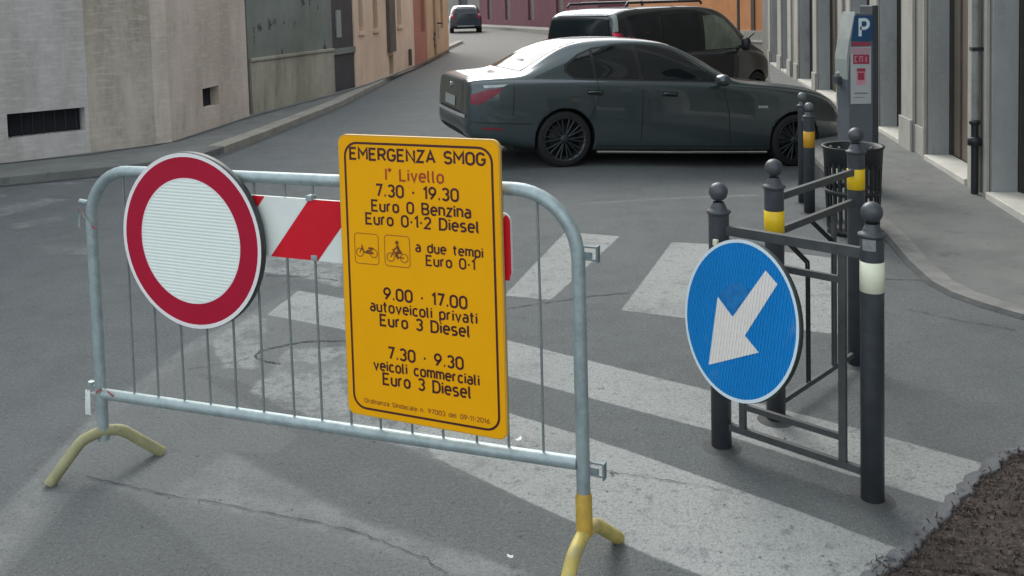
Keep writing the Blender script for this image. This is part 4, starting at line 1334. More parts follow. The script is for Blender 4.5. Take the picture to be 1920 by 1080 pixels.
def car_body(P, root):
    """lofted shell from profile tables, arches cut out; returns body object and a BVH for laying parts on it"""
    secs = []
    for x in P['stations']:
        zb, zt, wd, z0 = interp(P['belt'], x), interp(P['top'], x), interp(P['width'], x), interp(P['bottom'], x)
        zt = max(zt, zb + 0.012)
        h = min(1.0, (zt - zb) / 0.42)
        wr = wd * (0.84 + (P['roofw'] - 0.84) * h)
        wm = wd * (0.92 + (P['midw'] - 0.92) * h)
        zlow = z0 + (zb - z0) * 0.28
        zmid = z0 + (zb - z0) * 0.62
        rr = 0.05 * h + 0.006
        sec = [(0, z0), (wd * .72, z0), (wd * .94, z0 + .02), (wd * .985, z0 + 0.07), (wd * .99, zlow), (wd, zmid), (wd * .992, zb - .10), (wd * .975, zb - .035), (wd * .94, zb),
               (wd * (.925 - .02 * h), zb + 0.02 * h + 0.002), (wm, zb + (zt - zb) * .55), (wr + .012 * h, zt - rr * 1.6), (wr - .035, zt - rr * .55), (wr * .72, zt - .012 * h), (0, zt)]
        secs.append([(x, y, z) for y, z in sec])
    n = len(secs[0])
    bm = bmesh.new()
    rows = []
    for sec in secs:
        row = [bm.verts.new(p) for p in sec]
        mir = [row[0]] + [bm.verts.new((p[0], -p[1], p[2])) for p in sec[1:-1]] + [row[-1]]
        rows.append((row, mir))
    for (a, am), (b_, bm_) in zip(rows, rows[1:]):
        for k in range(n - 1):
            bm.faces.new((a[k], b_[k], b_[k + 1], a[k + 1]))
            bm.faces.new((am[k], am[k + 1], bm_[k + 1], bm_[k]))
    for idx, flip in ((0, False), (-1, True)):
        a, am = rows[idx]
        for k in range(n - 1):
            q = [a[k], a[k + 1], am[k + 1], am[k]]
            q = list(dict.fromkeys(q))
            if flip: q = q[::-1]
            bm.faces.new(q)
    bmesh.ops.recalc_face_normals(bm, faces=bm.faces[:])
    me = bpy.data.meshes.new('body')
    bm.to_mesh(me); bm.free()
    o = bpy.data.objects.new('body', me)
    COL.objects.link(o)
    ss = o.modifiers.new('ss', 'SUBSURF'); ss.levels = 3; ss.render_levels = 3
    bpy.context.view_layer.update()
    dg = bpy.context.evaluated_depsgraph_get()
    full = bpy.data.meshes.new_from_object(o.evaluated_get(dg))
    bvh = BVHTree.FromPolygons([v.co[:] for v in full.vertices], [p.vertices[:] for p in full.polygons])
    # cut wheel arches
    cutters = []
    for ax in P['axles']:
        for s_ in (-1, 1):
            mb = MB()
            y0, y1 = s_ * (P['track'] - 0.16), s_ * (P['track'] + 0.5)
            lo, hi = min(y0, y1), max(y0, y1)
            mb.lathe([(0.0, lo), (P['arch'], lo), (P['arch'], hi), (0.0, hi)], 40, c=(ax, 0, P['axz']), axis='Y')
            c_ = mb.build('cutter', M['trim'])
            b2 = bmesh.new(); b2.from_mesh(c_.data)
            bmesh.ops.remove_doubles(b2, verts=b2.verts[:], dist=1e-5)
            bmesh.ops.recalc_face_normals(b2, faces=b2.faces[:])
            b2.to_mesh(c_.data); b2.free()
            bo = o.modifiers.new('arch', 'BOOLEAN'); bo.operation = 'DIFFERENCE'; bo.object = c_; bo.solver = 'EXACT'
            cutters.append(c_)
    bpy.context.view_layer.update()
    dg = bpy.context.evaluated_depsgraph_get()
    cut = bpy.data.meshes.new_from_object(o.evaluated_get(dg))
    o.modifiers.clear()
    o.data = cut
    for c_ in cutters: bpy.data.objects.remove(c_)
    cut.materials.clear(); cut.materials.append(P['paint']); cut.materials.append(M['trim'])
    for p in cut.polygons:
        p.use_smooth = True
        c_ = p.center
        inside = False
        for ax in P['axles']:
            dd = math.hypot(c_.x - ax, c_.z - P['axz'])
            if dd < P['arch'] + 0.002 and abs(c_.y) < P['track'] + 0.3 and dd > P['arch'] - 0.006: inside = True
            if dd < P['arch'] - 0.004: inside = True
        p.material_index = 1 if (inside or c_.z < interp(P['bottom'], c_.x) + 0.012) else 0
        if inside: p.use_smooth = False
    cut.update()
    o.parent = root
    return o, bvh

def drape(bvh, poly, frm, name, m, parent, off=0.004, dens=3, width=None, label=None):
    """lay a flat outline onto the shell. frm = (origin(u,v) -> start point, direction)"""
    bm = bmesh.new()
    vsx = [bm.verts.new((u, v, 0)) for u, v in poly]
    bm.faces.new(vsx)
    bmesh.ops.triangulate(bm, faces=bm.faces[:])
    for _ in range(dens):
        bmesh.ops.subdivide_edges(bm, edges=[e for e in bm.edges if e.calc_length() > 0.05], cuts=1, use_grid_fill=False)
        bmesh.ops.triangulate(bm, faces=bm.faces[:])
    of, dr = frm
    dr = Vector(dr).normalized()
    last = None
    bad = []
    for v in bm.verts:
        s_ = Vector(of(v.co.x, v.co.y))
        loc, nor, _, _ = bvh.ray_cast(s_, dr)
        if loc is None:
            bad.append(v); continue
        if nor.dot(dr) > 0: nor = -nor
        v.co = loc + nor * off
    if bad: bmesh.ops.delete(bm, geom=bad, context='VERTS')
    bmesh.ops.recalc_face_normals(bm, faces=bm.faces[:])
    bm.normal_update()
    sgn = sum((f.normal.dot(dr)) * f.calc_area() for f in bm.faces)
    if sgn > 0: bmesh.ops.reverse_faces(bm, faces=bm.faces[:])
    for f in bm.faces: f.smooth = True
    me = bpy.data.meshes.new(name)
    bm.to_mesh(me); bm.free()
    me.materials.append(m)
    o = bpy.data.objects.new(name, me)
    COL.objects.link(o)
    o.parent = parent
    if label: o['label'] = label
    return o
SIDE_R = (lambda x, z: (x, -3, z), (0, 1, 0))      # right side of the car (its local -y)
SIDE_L = (lambda x, z: (x, 3, z), (0, -1, 0))
REAR = (lambda y, z: (-2, y, z), (1, 0, 0))
FRONT = (lambda y, z: (9, y, z), (-1, 0, 0))
TOP = (lambda x, y: (x, y, 4), (0, 0, -1))
def strip(pts, wd):
    """outline of a thin line following pts"""
    L_, R_ = [], []
    for i, p in enumerate(pts):
        a, b_ = Vector(pts[max(i - 1, 0)]), Vector(pts[min(i + 1, len(pts) - 1)])
        d = (b_ - a).normalized(); nn = Vector((-d.y, d.x)) * wd / 2
        L_.append((p[0] + nn.x, p[1] + nn.y)); R_.append((p[0] - nn.x, p[1] - nn.y))
    return L_ + R_[::-1]

def add_wheels(P, root, spokes=10):
    r0 = P['tyre']; r = r0
    for ax in P['axles']:
        for s_ in (-1, 1):
            y = s_ * P['track']
            k_ = P.get('rimf', 1.0) * .70
            wh = MB().lathe([(r * k_, -0.105), (r * (k_ + .99) / 2, -0.113), (r * .985, -0.095), (r, -0.06), (r, 0.06), (r * .985, 0.095), (r * (k_ + .99) / 2, 0.113), (r * k_, 0.105), (r * .6, 0.02), (r * .6, -0.02), (r * k_, -0.105)], 40, axis='Y').build('wheel', M['tyre'], root)
            r = r0 * P.get('rimf', 1.0)
            wh.location = (ax, y, P['axz'])
            mb = MB()
            yo = s_ * 0.100
            mb.lathe([(r * .655, -0.09), (r * .70, -0.1), (r * .715, -0.108), (r * .70, -0.112), (r * .64, -0.085)] if s_ < 0 else [(r * .64, 0.085), (r * .70, 0.112), (r * .715, 0.108), (r * .70, 0.1), (r * .655, 0.09)], 40, axis='Y')
            mb.lathe([(0.0, yo * .98), (r * .10, yo * .98), (r * .16, yo * .86), (r * .17, yo * .5), (0.0, yo * .5)], 16, axis='Y')
            for k in range(spokes):
                a = 2 * math.pi * k / spokes
                for da in (-0.13, 0.13):
                    a0_, a1_ = a + da * 0.25, a + da
                    p0 = Vector((r * .14 * math.cos(a0_), yo * .82, r * .14 * math.sin(a0_)))
                    p1 = Vector((r * .66 * math.cos(a1_), yo * .88, r * .66 * math.sin(a1_)))
                    mb.tube([p0, p0.lerp(p1, .5), p1], r * 0.03, 6, cap=True)
            rim = mb.build('rim', M['rim'], wh)
            MB().lathe([(0.0, yo * .15), (r * .655, yo * .15), (r * .655, -yo * .1), (0, -yo * .1)], 24, axis='Y').build('brake_disc', M['black_metal'], wh)
            r = r0

# ---- dark saloon
ph = R(16)
rw = at(1058, 313)                       # rear right wheel on the road
P = dict(
    stations=[0.0, .035, .10, .22, .40, .56, .66, .80, 1.0, 1.2, 1.45, 1.75, 2.1, 2.4, 2.65, 2.88, 3.08, 3.25, 3.45, 3.75, 4.1, 4.4, 4.6, 4.74, 4.82, 4.86],
    belt=[(0, .86), (.1, .895), (.5, .93), (1.26, .945), (2.3, .952), (3.0, .945), (3.5, .925), (4.0, .895), (4.4, .82), (4.65, .70), (4.86, .54)],
    top=[(0, .885), (.035, .925), (.10, .95), (.40, .985), (.56, 1.005), (.66, 1.04), (.8, 1.135), (1.0, 1.275), (1.2, 1.375), (1.45, 1.42), (1.75, 1.445), (2.1, 1.45), (2.4, 1.425), (2.65, 1.345), (2.88, 1.215), (3.08, 1.085), (3.25, 1.0), (3.45, .985), (4.02, .965), (4.4, .90), (4.6, .82), (4.74, .73), (4.82, .64), (4.86, .56)],
    width=[(0, .70), (.035, .775), (.1, .83), (.3, .885), (.8, .915), (1.5, .923), (3.3, .923), (4.0, .905), (4.4, .85), (4.65, .76), (4.8, .62), (4.86, .52)],
    bottom=[(0, .36), (.035, .31), (.1, .26), (.6, .19), (1.0, .15), (4.2, .145), (4.6, .17), (4.86, .26)],
    roofw=.655, midw=.80, axles=(1.10, 3.985), track=.80, arch=.345, axz=.305, tyre=.308, rimf=1.12, paint=M['sedan_paint'])
car = thing('saloon_car', 'dark grey saloon car standing across the junction, its boot towards the left', 'car', (0, 0, 0), ph)
hx, hy = Vector((math.cos(ph), math.sin(ph), 0)), Vector((-math.sin(ph), math.cos(ph), 0))
ctr = rw - hx * 1.10 + hy * 0.90
fw_ = ctr + hx * 3.985 - hy * 0.9
zf, zr = g(fw_.x, fw_.y), g(rw.x, rw.y)
pit = math.asin((zr - zf) / 2.885)
car.location = (ctr.x, ctr.y, zr + math.tan(pit) * 1.10)
car.rotation_euler = (Matrix.Rotation(ph, 3, 'Z') @ Matrix.Rotation(pit, 3, 'Y')).to_euler()
body, bvh = car_body(P, car)
add_wheels(P, car, 10)
for sd_, sg in ((SIDE_R, -1), (SIDE_L, 1)):
    drape(bvh, [(1.20, .962), (1.09, 1.04), (1.10, 1.115), (1.27, 1.235), (1.45, 1.31), (1.7, 1.355), (2.0, 1.372), (2.25, 1.362), (2.46, 1.318), (2.70, 1.205), (2.90, 1.07), (3.03, .968)], sd_, 'window_trim', M['trim'], car, 0.0022)
    drape(bvh, [(1.215, .985), (1.12, 1.045), (1.13, 1.11), (1.29, 1.22), (1.41, 1.272), (1.43, .985)], sd_, 'quarter_window', M['glass'], car, 0.006)
    drape(bvh, [(1.46, .985), (1.45, 1.286), (1.7, 1.335), (1.94, 1.348), (1.965, .985)], sd_, 'rear_window', M['glass'], car, 0.006)
    fwn = drape(bvh, [(2.02, .985), (1.995, 1.35), (2.22, 1.342), (2.43, 1.30), (2.66, 1.19), (2.85, 1.065), (2.955, .985)], sd_, 'front_window', M['glass'], car, 0.006)
    for ln_ in ([(1.36, .52), (1.455, .72), (1.46, .96)], [(1.995, .20), (1.995, .96)], [(3.12, .20), (3.08, .6), (2.99, .945)], [(1.46, .235), (3.62, .235)], [(.50, .56), (.50, .90)]):
        drape(bvh, strip(ln_, .009), sd_, 'panel_gap', M['trim'], car, 0.002)
    drape(bvh, strip([(.62, .80), (1.6, .775), (2.9, .775), (3.7, .79)], .012), sd_, 'body_crease', M['sedan_paint'], car, 0.004)
    for hx0 in (1.36, 2.26):
        drape(bvh, [(hx0 - .03, .80), (hx0 + .16, .795), (hx0 + .16, .85), (hx0 - .03, .855)], sd_, 'handle_recess', M['trim'], car, 0.003)
        loc, nor, _, _ = bvh.ray_cast(Vector((hx0 + .06, 3 * sg, .83)), Vector((0, -sg, 0)))
        yy = loc.y + sg * 0.016
        MB().tube([(hx0 - .02, yy - sg * .012, .828), (hx0 + .01, yy, .832), (hx0 + .10, yy, .832), (hx0 + .13, yy - sg * .012, .828)], .0125, 8).build('door_handle', M['sedan_paint'], car)
    drape(bvh, [(3.45, .685), (3.58, .687), (3.58, .715), (3.45, .713)], sd_, 'side_repeater', M['plate'], car, 0.004)
    MB().tube([(1.47, sg * .905, .170), (2.5, sg * .915, .168), (3.60, sg * .905, .170)], .016, 8).build('sill_trim', M['chrome'], car)
    mb = MB()
    mb.lathe([(0, -.08), (.05, -.075), (.068, -.03), (.07, .03), (.05, .075), (0, .08)], 14)
    mir = mb.build('mirror', M['sedan_paint'], car)
    mir.location = (2.93, sg * .99, 1.0); mir.rotation_euler = (R(90), 0, 0); mir.scale = (1.1, 1.0, 1.2)
    MB().tube([(2.97, sg * .86, .955), (2.94, sg * .95, .985)], .018, 8).build('mirror_arm', M['trim'], car)
    drape(bvh, [(.05, .665), (.13, .665), (.20, .70), (.31, .775), (.385, .85), (.22, .83), (.045, .765)], sd_, 'tail_light', M['lamp_dull_red'], car, 0.005)
    drape(bvh, [(.18, .842), (.385, .862), (.43, .89), (.17, .87)], sd_, 'indicator', M['tail_clear'], car, 0.005)
    drape(bvh, [(.17, .40), (.40, .395), (.40, .415), (.17, .422)], sd_, 'reflector', M['lamp_dull_red'], car, 0.004)
    drape(bvh, strip([(.05, .475), (.30, .47), (.72, .47)], .008), sd_, 'bumper_seam', M['trim'], car, 0.003)
drape(bvh, strip([(-.70, .525), (.70, .525)], .035), REAR, 'bumper_trim', M['tail_clear'], car, 0.010)
drape(bvh, strip([(-.55, .86), (-.50, .56), (.50, .56), (.55, .86)], .012), REAR, 'boot_gap', M['trim'], car, 0.003)
drape(bvh, [(-.26, .60), (.26, .60), (.26, .71), (-.26, .71)], REAR, 'number_plate', M['plate'], car, 0.006)
mb = MB(); mb.lathe([(0, -.006), (.036, -.006), (.04, .0), (0, .004)], 16, axis='Y')
bdg = mb.build('badge', M['chrome'], car); bdg.rotation_euler = (0, 0, R(-90)); bdg.location = (-0.004, 0, .815)
drape(bvh, [(-.55, .27), (.55, .27), (.5, .34), (-.5, .34)], REAR, 'diffuser', M['trim'], car, 0.004)
drape(bvh, [(.62, -.62), (.62, .62), (1.30, .53), (1.30, -.53)], TOP, 'rear_windscreen', M['glass'], car, 0.004)
drape(bvh, [(2.46, -.54), (2.46, .54), (3.18, .66), (3.18, -.66)], TOP, 'windscreen', M['glass'], car, 0.004)
drape(bvh, strip([(3.24, -.64), (3.33, .0), (3.24, .64)], .03), TOP, 'cowl', M['trim'], car, 0.003)
drape(bvh, strip([(3.30, -.70), (3.9, -.66), (4.5, -.52)], .012), TOP, 'bonnet_gap', M['trim'], car, 0.002)
for a_ in (1, -1):
    drape(bvh, [(a_ * .45, .56), (a_ * .70, .56), (a_ * .76, .66), (a_ * .50, .64)], FRONT, 'headlight', M['tail_clear'], car, 0.005)
MB().tube([(.52, -.40, .245), (.28, -.40, .235)], .035, 10).build('exhaust_pipe', M['chrome'], car)
MB().box(.6, 4.4, -.62, .62, .13, .2).build('underbody', M['trim'], car)

# ---- black people carrier behind it
ph2 = R(40)
rc = aty(1163, 100, 14.2)
VS = .92
P2d = dict(
    stations=[0.0, .03, .1, .3, .6, 1.0, 1.6, 2.2, 2.8, 3.2, 3.5, 3.75, 3.95, 4.15, 4.4, 4.6, 4.72, 4.76],
    belt=[(0, 1.06), (.5, 1.10), (3.5, 1.10), (4.0, 1.05), (4.4, .95), (4.7, .80), (4.76, .72)],
    top=[(0, 1.62), (.03, 1.74), (.1, 1.84), (.3, 1.90), (.8, 1.93), (2.4, 1.94), (2.8, 1.91), (3.1, 1.83), (3.4, 1.66), (3.7, 1.43), (3.95, 1.24), (4.15, 1.15), (4.4, 1.07), (4.6, .96), (4.72, .85), (4.76, .75)],
    width=[(0, .80), (.03, .88), (.1, .92), (.4, .95), (3.5, .95), (4.2, .92), (4.5, .84), (4.7, .70), (4.76, .60)],
    bottom=[(0, .38), (.1, .30), (.6, .24), (4.3, .24), (4.76, .34)],
    roofw=.80, midw=.90, axles=(.95, 3.95), track=.82, arch=.38, axz=.335, tyre=.335, paint=M['van_paint'])
van = thing('people_carrier', 'black people carrier with roof bars parked behind the dark saloon', 'van', (0, 0, 0), ph2)
hx2, hy2 = Vector((math.cos(ph2), math.sin(ph2), 0)), Vector((-math.sin(ph2), math.cos(ph2), 0))
c2 = rc + hy2 * 0.93
van.location = (c2.x, c2.y, g(c2.x + 2, c2.y + 1.5))
van.scale = (VS, 1, 1)
body2, bvh2 = car_body(P2d, van)
add_wheels(P2d, van, 7)
for sd_ in (SIDE_R, SIDE_L):
    drape(bvh2, [(.20, 1.15), (.20, 1.72), (.35, 1.76), (1.15, 1.78), (1.15, 1.15)], sd_, 'side_window', M['glass_tint'], van)
    drape(bvh2, [(1.22, 1.15), (1.22, 1.78), (2.28, 1.79), (2.28, 1.14)], sd_, 'side_window', M['glass_tint'], van)
    drape(bvh2, [(2.40, 1.14), (2.40, 1.73), (2.80, 1.73), (3.05, 1.66), (3.32, 1.45), (3.55, 1.22), (3.58, 1.13)], sd_, 'front_window', M['glass_lit_tint'] if sd_ is SIDE_R else M['glass_tint'], van)
    sy = -1 if sd_ is SIDE_R else 1
    drape(bvh2, [(.02, 1.02), (.15, 1.02), (.13, 1.50), (.03, 1.52)], sd_, 'tail_light', M['lamp_bright_red'], van, 0.008)
    drape(bvh2, [(.035, 1.53), (.11, 1.53), (.16, 1.80), (.09, 1.80)], sd_, 'pillar_glint', M['meter_light'], van, 0.006)  # pale strip paints the sky's reflection on the curved rear pillar
    drape(bvh2, strip([(2.34, .3), (2.34, 1.85)], .012), sd_, 'panel_gap', M['trim'], van, 0.002)
    mb = MB()
    mb.tube([(.45, sy * .68, 1.93), (.5, sy * .68, 1.985), (2.5, sy * .68, 1.99), (2.55, sy * .68, 1.94)], .022, 8)
    mb.build('roof_rail', M['black_metal'], van)
    mb = MB()
    mb.lathe([(0, -.12), (.06, -.11), (.085, -.04), (.085, .06), (.06, .11), (0, .12)], 14)
    mir = mb.build('mirror', M['black_metal'], van); mir.location = (3.40, sy * 1.05, 1.20)
    MB().tube([(3.45, sy * .88, 1.15), (3.42, sy * 1.0, 1.16)], .025, 8).build('mirror_arm', M['black_metal'], van)
for xx in (.85, 1.9):
    MB().tube([(xx, -.70, 1.995), (xx, .70, 1.995)], .024, 8).build('roof_bar', M['black_metal'], van)
drape(bvh2, [(-.74, 1.12), (.74, 1.12), (.66, 1.72), (-.66, 1.72)], REAR, 'rear_window', M['glass_tint'], van, 0.006)
drape(bvh2, strip([(-.60, 1.795), (.60, 1.795)], .035), REAR, 'rear_spoiler_or_glint', M['tail_clear'], van, 0.02)  # pale tone paints the glint along the rear roof edge
drape(bvh2, [(-.26, .78), (.26, .78), (.26, .89), (-.26, .89)], REAR, 'number_plate', M['plate'], van, 0.006)
for yy in ((-.92, -.78), (.78, .92)):
    drape(bvh2, [(yy[0], 1.02), (yy[1], 1.02), (yy[1] - .03, 1.50), (yy[0] - .03, 1.50)], REAR, 'tail_light', M['tail_red'], van, 0.006)
drape(bvh2, [(2.95, -.66), (2.95, .66), (3.80, .76), (3.80, -.76)], TOP, 'windscreen', M['glass_tint'], van, 0.004)
for yy in ((.50, .78), (-.78, -.50)):
    drape(bvh2, [(yy[0], .78), (yy[1], .78), (yy[1], .92), (yy[0], .92)], FRONT, 'headlight', M['tail_clear'], van, 0.006)
MB().box(.4, 4.4, -.66, .66, .2, .27).build('underbody', M['trim'], van)

# ---- small car far up the street
P3 = dict(
    stations=[0.0, .03, .1, .3, .6, 1.0, 1.6, 2.2, 2.6, 2.9, 3.2, 3.5, 3.8, 4.0, 4.05],
    belt=[(0, .95), (.5, 1.0), (2.6, .97), (3.2, .90), (3.8, .74), (4.05, .6)],
    top=[(0, 1.10), (.03, 1.22), (.1, 1.36), (.3, 1.50), (.8, 1.58), (1.7, 1.60), (2.1, 1.55), (2.5, 1.38), (2.9, 1.10), (3.2, .98), (3.6, .88), (3.9, .76), (4.05, .62)],
    width=[(0, .72), (.03, .80), (.1, .84), (.4, .87), (3.0, .87), (3.6, .80), (3.9, .68), (4.05, .55)],
    bottom=[(0, .38), (.1, .28), (.6, .22), (3.6, .22), (4.05, .32)],
    roofw=.72, midw=.86, axles=(.70, 3.20), track=.74, arch=.34, axz=.30, tyre=.30, paint=M['mpv_paint'])
fc = atg(874, 62)
hb3 = thing('small_car', 'small dark blue car seen from behind far up the street', 'car', (fc.x, fc.y, g(fc.x, fc.y)), R(94))
sc3 = 62 * (fc.y / FPX) / 1.74
hb3.scale = (sc3, sc3, sc3 * 0.93)
body3, bvh3 = car_body(P3, hb3)
add_wheels(P3, hb3, 6)
drape(bvh3, [(-.62, 1.06), (.62, 1.06), (.50, 1.40), (-.50, 1.40)], REAR, 'rear_window', M['glass'], hb3, 0.006)
drape(bvh3, strip([(-.50, 1.49), (.50, 1.49)], .05), REAR, 'rear_spoiler_or_glint', M['tail_clear'], hb3, 0.03)
for yy in ((-.80, -.62), (.62, .80)):
    tl_ = drape(bvh3, [(yy[0], .86), (yy[1], .86), (yy[1], 1.16), (yy[0], 1.16)], REAR, 'tail_light', M['tail_red'], hb3, 0.008)
    cx__ = (yy[0] + yy[1]) / 2
    drape(bvh3, [(cx__ - .05, .98), (cx__ + .05, .98), (cx__ + .05, 1.08), (cx__ - .05, 1.08)], REAR, 'reversing_light', M['tail_clear'], tl_, 0.014)
drape(bvh3, [(-.30, .72), (.30, .72), (.30, .92), (-.30, .92)], REAR, 'number_plate', M['mpv_paint'], hb3, 0.008)
drape(bvh3, strip([(-.45, .40), (.45, .40)], .05), REAR, 'bumper_trim', M['plate'], hb3, 0.01)
for sd_ in (SIDE_R, SIDE_L):
    drape(bvh3, [(.30, 1.06), (.45, 1.40), (1.3, 1.46), (1.9, 1.43), (2.45, 1.18), (2.6, 1.03)], sd_, 'side_window', M['glass'], hb3)

# ------------------------------------------------------------------ BUILDINGS
def wall_from(p0, p1, h, thick, side=1):
    """local frame of a wall running from p0 to p1; x along, y into the building"""
    d = p1 - p0; d.z = 0
    return math.atan2(d.y, d.x), d.length

def facade(mb, L_, H_, holes, depth, mi=0, z0=-0.3, mi_rev=None):
    """wall face in the plane y=0 (x 0..L, z z0..H) with rectangular holes and their reveals"""
    xs_ = sorted({0, L_} | {h[0] for h in holes} | {h[1] for h in holes})
    zs_ = sorted({z0, H_} | {h[2] for h in holes} | {h[3] for h in holes})
    for i in range(len(xs_) - 1):
        for j in range(len(zs_) - 1):
            xm, zm = (xs_[i] + xs_[i + 1]) / 2, (zs_[j] + zs_[j + 1]) / 2
            if any(h[0] < xm < h[1] and h[2] < zm < h[3] for h in holes): continue
            mb.add([(xs_[i], 0, zs_[j]), (xs_[i + 1], 0, zs_[j]), (xs_[i + 1], 0, zs_[j + 1]), (xs_[i], 0, zs_[j + 1])], [(0, 1, 2, 3)], mi)
    mr = mi if mi_rev is None else mi_rev
    for x0, x1, za, zb in holes:
        mb.add([(x0, 0, za), (x0, depth, za), (x0, depth, zb), (x0, 0, zb)], [(0, 1, 2, 3)], mr)
        mb.add([(x1, depth, za), (x1, 0, za), (x1, 0, zb), (x1, depth, zb)], [(0, 1, 2, 3)], mr)
        mb.add([(x0, depth, zb), (x1, depth, zb), (x1, 0, zb), (x0, 0, zb)], [(0, 1, 2, 3)], mr)
        mb.add([(x0, 0, za), (x1, 0, za), (x1, depth, za), (x0, depth, za)], [(0, 1, 2, 3)], mr)
    return mb
def shell(mb, L_, H_, T_, z0=-0.3, mi=0):
    """sides, back and top of a building block behind its facade"""
    mb.add([(0, 0, z0), (0, 0, H_), (0, T_, H_), (0, T_, z0)], [(0, 1, 2, 3)], mi)
    mb.add([(L_, 0, z0), (L_, T_, z0), (L_, T_, H_), (L_, 0, H_)], [(0, 1, 2, 3)], mi)
    mb.add([(0, T_, z0), (0, T_, H_), (L_, T_, H_), (L_, T_, z0)], [(0, 1, 2, 3)], mi)
    mb.add([(0, 0, H_), (L_, 0, H_), (L_, T_, H_), (0, T_, H_)], [(0, 1, 2, 3)], mi)
    return mb
def place_wall(p0, p1):
    d = p1 - p0
    a = math.atan2(d.y, d.x)
    u_ = Vector((math.cos(a), math.sin(a), 0)); n_ = Vector((u_.y, -u_.x, 0))
    def L(px, py, off=0.0):
        q = hit(px, py, p0 + n_ * off, n_)
        return ((q - p0).dot(u_), q.z - p0.z)
    return a, math.hypot(d.x, d.y), L

# left stone building: two wall planes meeting at a slight bend
wA, wB, wC = atg(-420, 350, .1), atg(317, 267, .1), atg(468, 217, .1)
wA0 = atg(0, 306, .1)
dirA = (wB - wA0).normalized()
wA = wB - dirA * 16
H1 = 7.5
stone = thing('stone_building', 'pale travertine faced building with low basement openings at the left', 'building', wB, 0)
aA, lA, LA = place_wall(wA, wB)
q0, q1 = LA(14, 258), LA(160, 247)
t0_, t1_ = LA(12, 212), LA(160, 203)
hole = (LA(14, 235)[0], LA(160, 225)[0], (q0[1] + q1[1]) / 2, (t0_[1] + t1_[1]) / 2)
jx0, jx1 = LA(160, 200)[0], LA(283, 200)[0]
mb = MB()
facade(mb, lA, H1, [hole], 0.22)
for f in range(len(mb.f)): pass
wl_ = mb.build('wall', [M['stone_cool']], stone)
wl_.location = wA - wB; wl_.rotation_euler = (0, 0, aA)
mb = MB(); mb.box(hole[0], hole[1], 0.20, 0.26, hole[2], hole[3])
win = mb.build('basement_window', M['dark_void'], stone)
win.location = wl_.location; win.rotation_euler = wl_.rotation_euler
mb = MB()
for k in range(7):
    xx = hole[0] + (hole[1] - hole[0]) * (k + .5) / 7
    mb.tube([(xx, 0.14, hole[2]), (xx, 0.14, hole[3])], 0.008, 6)
mb.build('bar_grille', M['black_metal'], win)
# weathered stone facing slabs laid on the wall (a joint where the tone changes)
def slab(px0, px1, m, a, L, base, pz=None, th=0.006):
    x0, x1 = L(px0, 150)[0], L(px1, 150)[0]
    mb = MB(); mb.box(x0, x1, -th, 0.0, (hole[3] + 0.05) if pz is None else pz, H1 - 0.02)
    o = mb.build('facing_slab', m, stone)
    o.location = base - wB; o.rotation_euler = (0, 0, a)
    return o
slab(163, 284, M['stone_mid'], aA, LA, wA, LA(220, 283)[1] + 0.02)
slab(286, 316, M['stone_warm'], aA, LA, wA, -0.25)
aB, lB, LB = place_wall(wB, wC)
q0, q1 = LB(382, 203), LB(406, 198)
hole2 = (LB(380, 180)[0], LB(411, 180)[0], (q0[1] + q1[1]) / 2, LB(392, 164)[1])
mb = MB(); facade(mb, lB, H1, [hole2], 0.2)
o = mb.build('wall', M['stone_warm'], stone); o.rotation_euler = (0, 0, aB)
mb = MB(); mb.box(hole2[0], hole2[1], 0.14, 0.24, hole2[2], hole2[3])
win = mb.build('basement_window', M['dark_void'], stone); win.rotation_euler = (0, 0, aB)
# end wall going back from the corner, and a roof slab
dB = Vector((math.cos(aB), math.sin(aB), 0)); nB = Vector((-dB.y, dB.x, 0))
mb = MB()
e0 = wC - wB
mb.add([(e0.x, e0.y, -.3), (e0.x + nB.x * 8, e0.y + nB.y * 8, -.3), (e0.x + nB.x * 8, e0.y + nB.y * 8, H1), (e0.x, e0.y, H1)], [(0, 1, 2, 3)])
mb.build('end_wall', M['stone_warm'], stone)
mb = MB()
b0 = wA - wB
mb.add([(b0.x, b0.y, H1), (0, 0, H1), (e0.x, e0.y, H1), (e0.x + nB.x * 8, e0.y + nB.y * 8, H1), (b0.x + nB.x * 8, b0.y + nB.y * 8, H1)], [(0, 1, 2, 3, 4)])
mb.build('roof', M['roof_tile'], stone)

def row_house(name, label, p0, p1, H_, m, T_=8, holes_px=None, zref=None):
    th_ = thing(name, label, 'building', (p0.x, p0.y, p0.z))
    a, l, L = place_wall(p0, p1)
    th_.rotation_euler = (0, 0, a)
    return th_, l, L

# grey plaster house set slightly back
pM0, pM1 = atg(470, 213, .1), atg(627, 174, .1)
th_, l, L = row_house('plaster_building', 'flaking grey plaster house with olive plinth and dark gate, left of the peach houses', pM0, pM1, 7, None)
pz_ = L(545, 100)[1]
mb = MB(); facade(mb, l, 5.6, [], 0.1); shell(mb, l, 5.6, 7); mb.build('wall', M['plaster_grey'], th_)
mb = MB(); mb.box(0.02, l - 0.02, -0.035, -0.002, -0.2, pz_ - 0.06); mb.build('plinth', M['plinth_olive'], th_)
mb = MB(); mb.box(0.02, l - 0.02, -0.06, -0.002, pz_ - 0.058, pz_); mb.build('plinth_cap', M['plinth_olive'], th_, bevel=0.01)
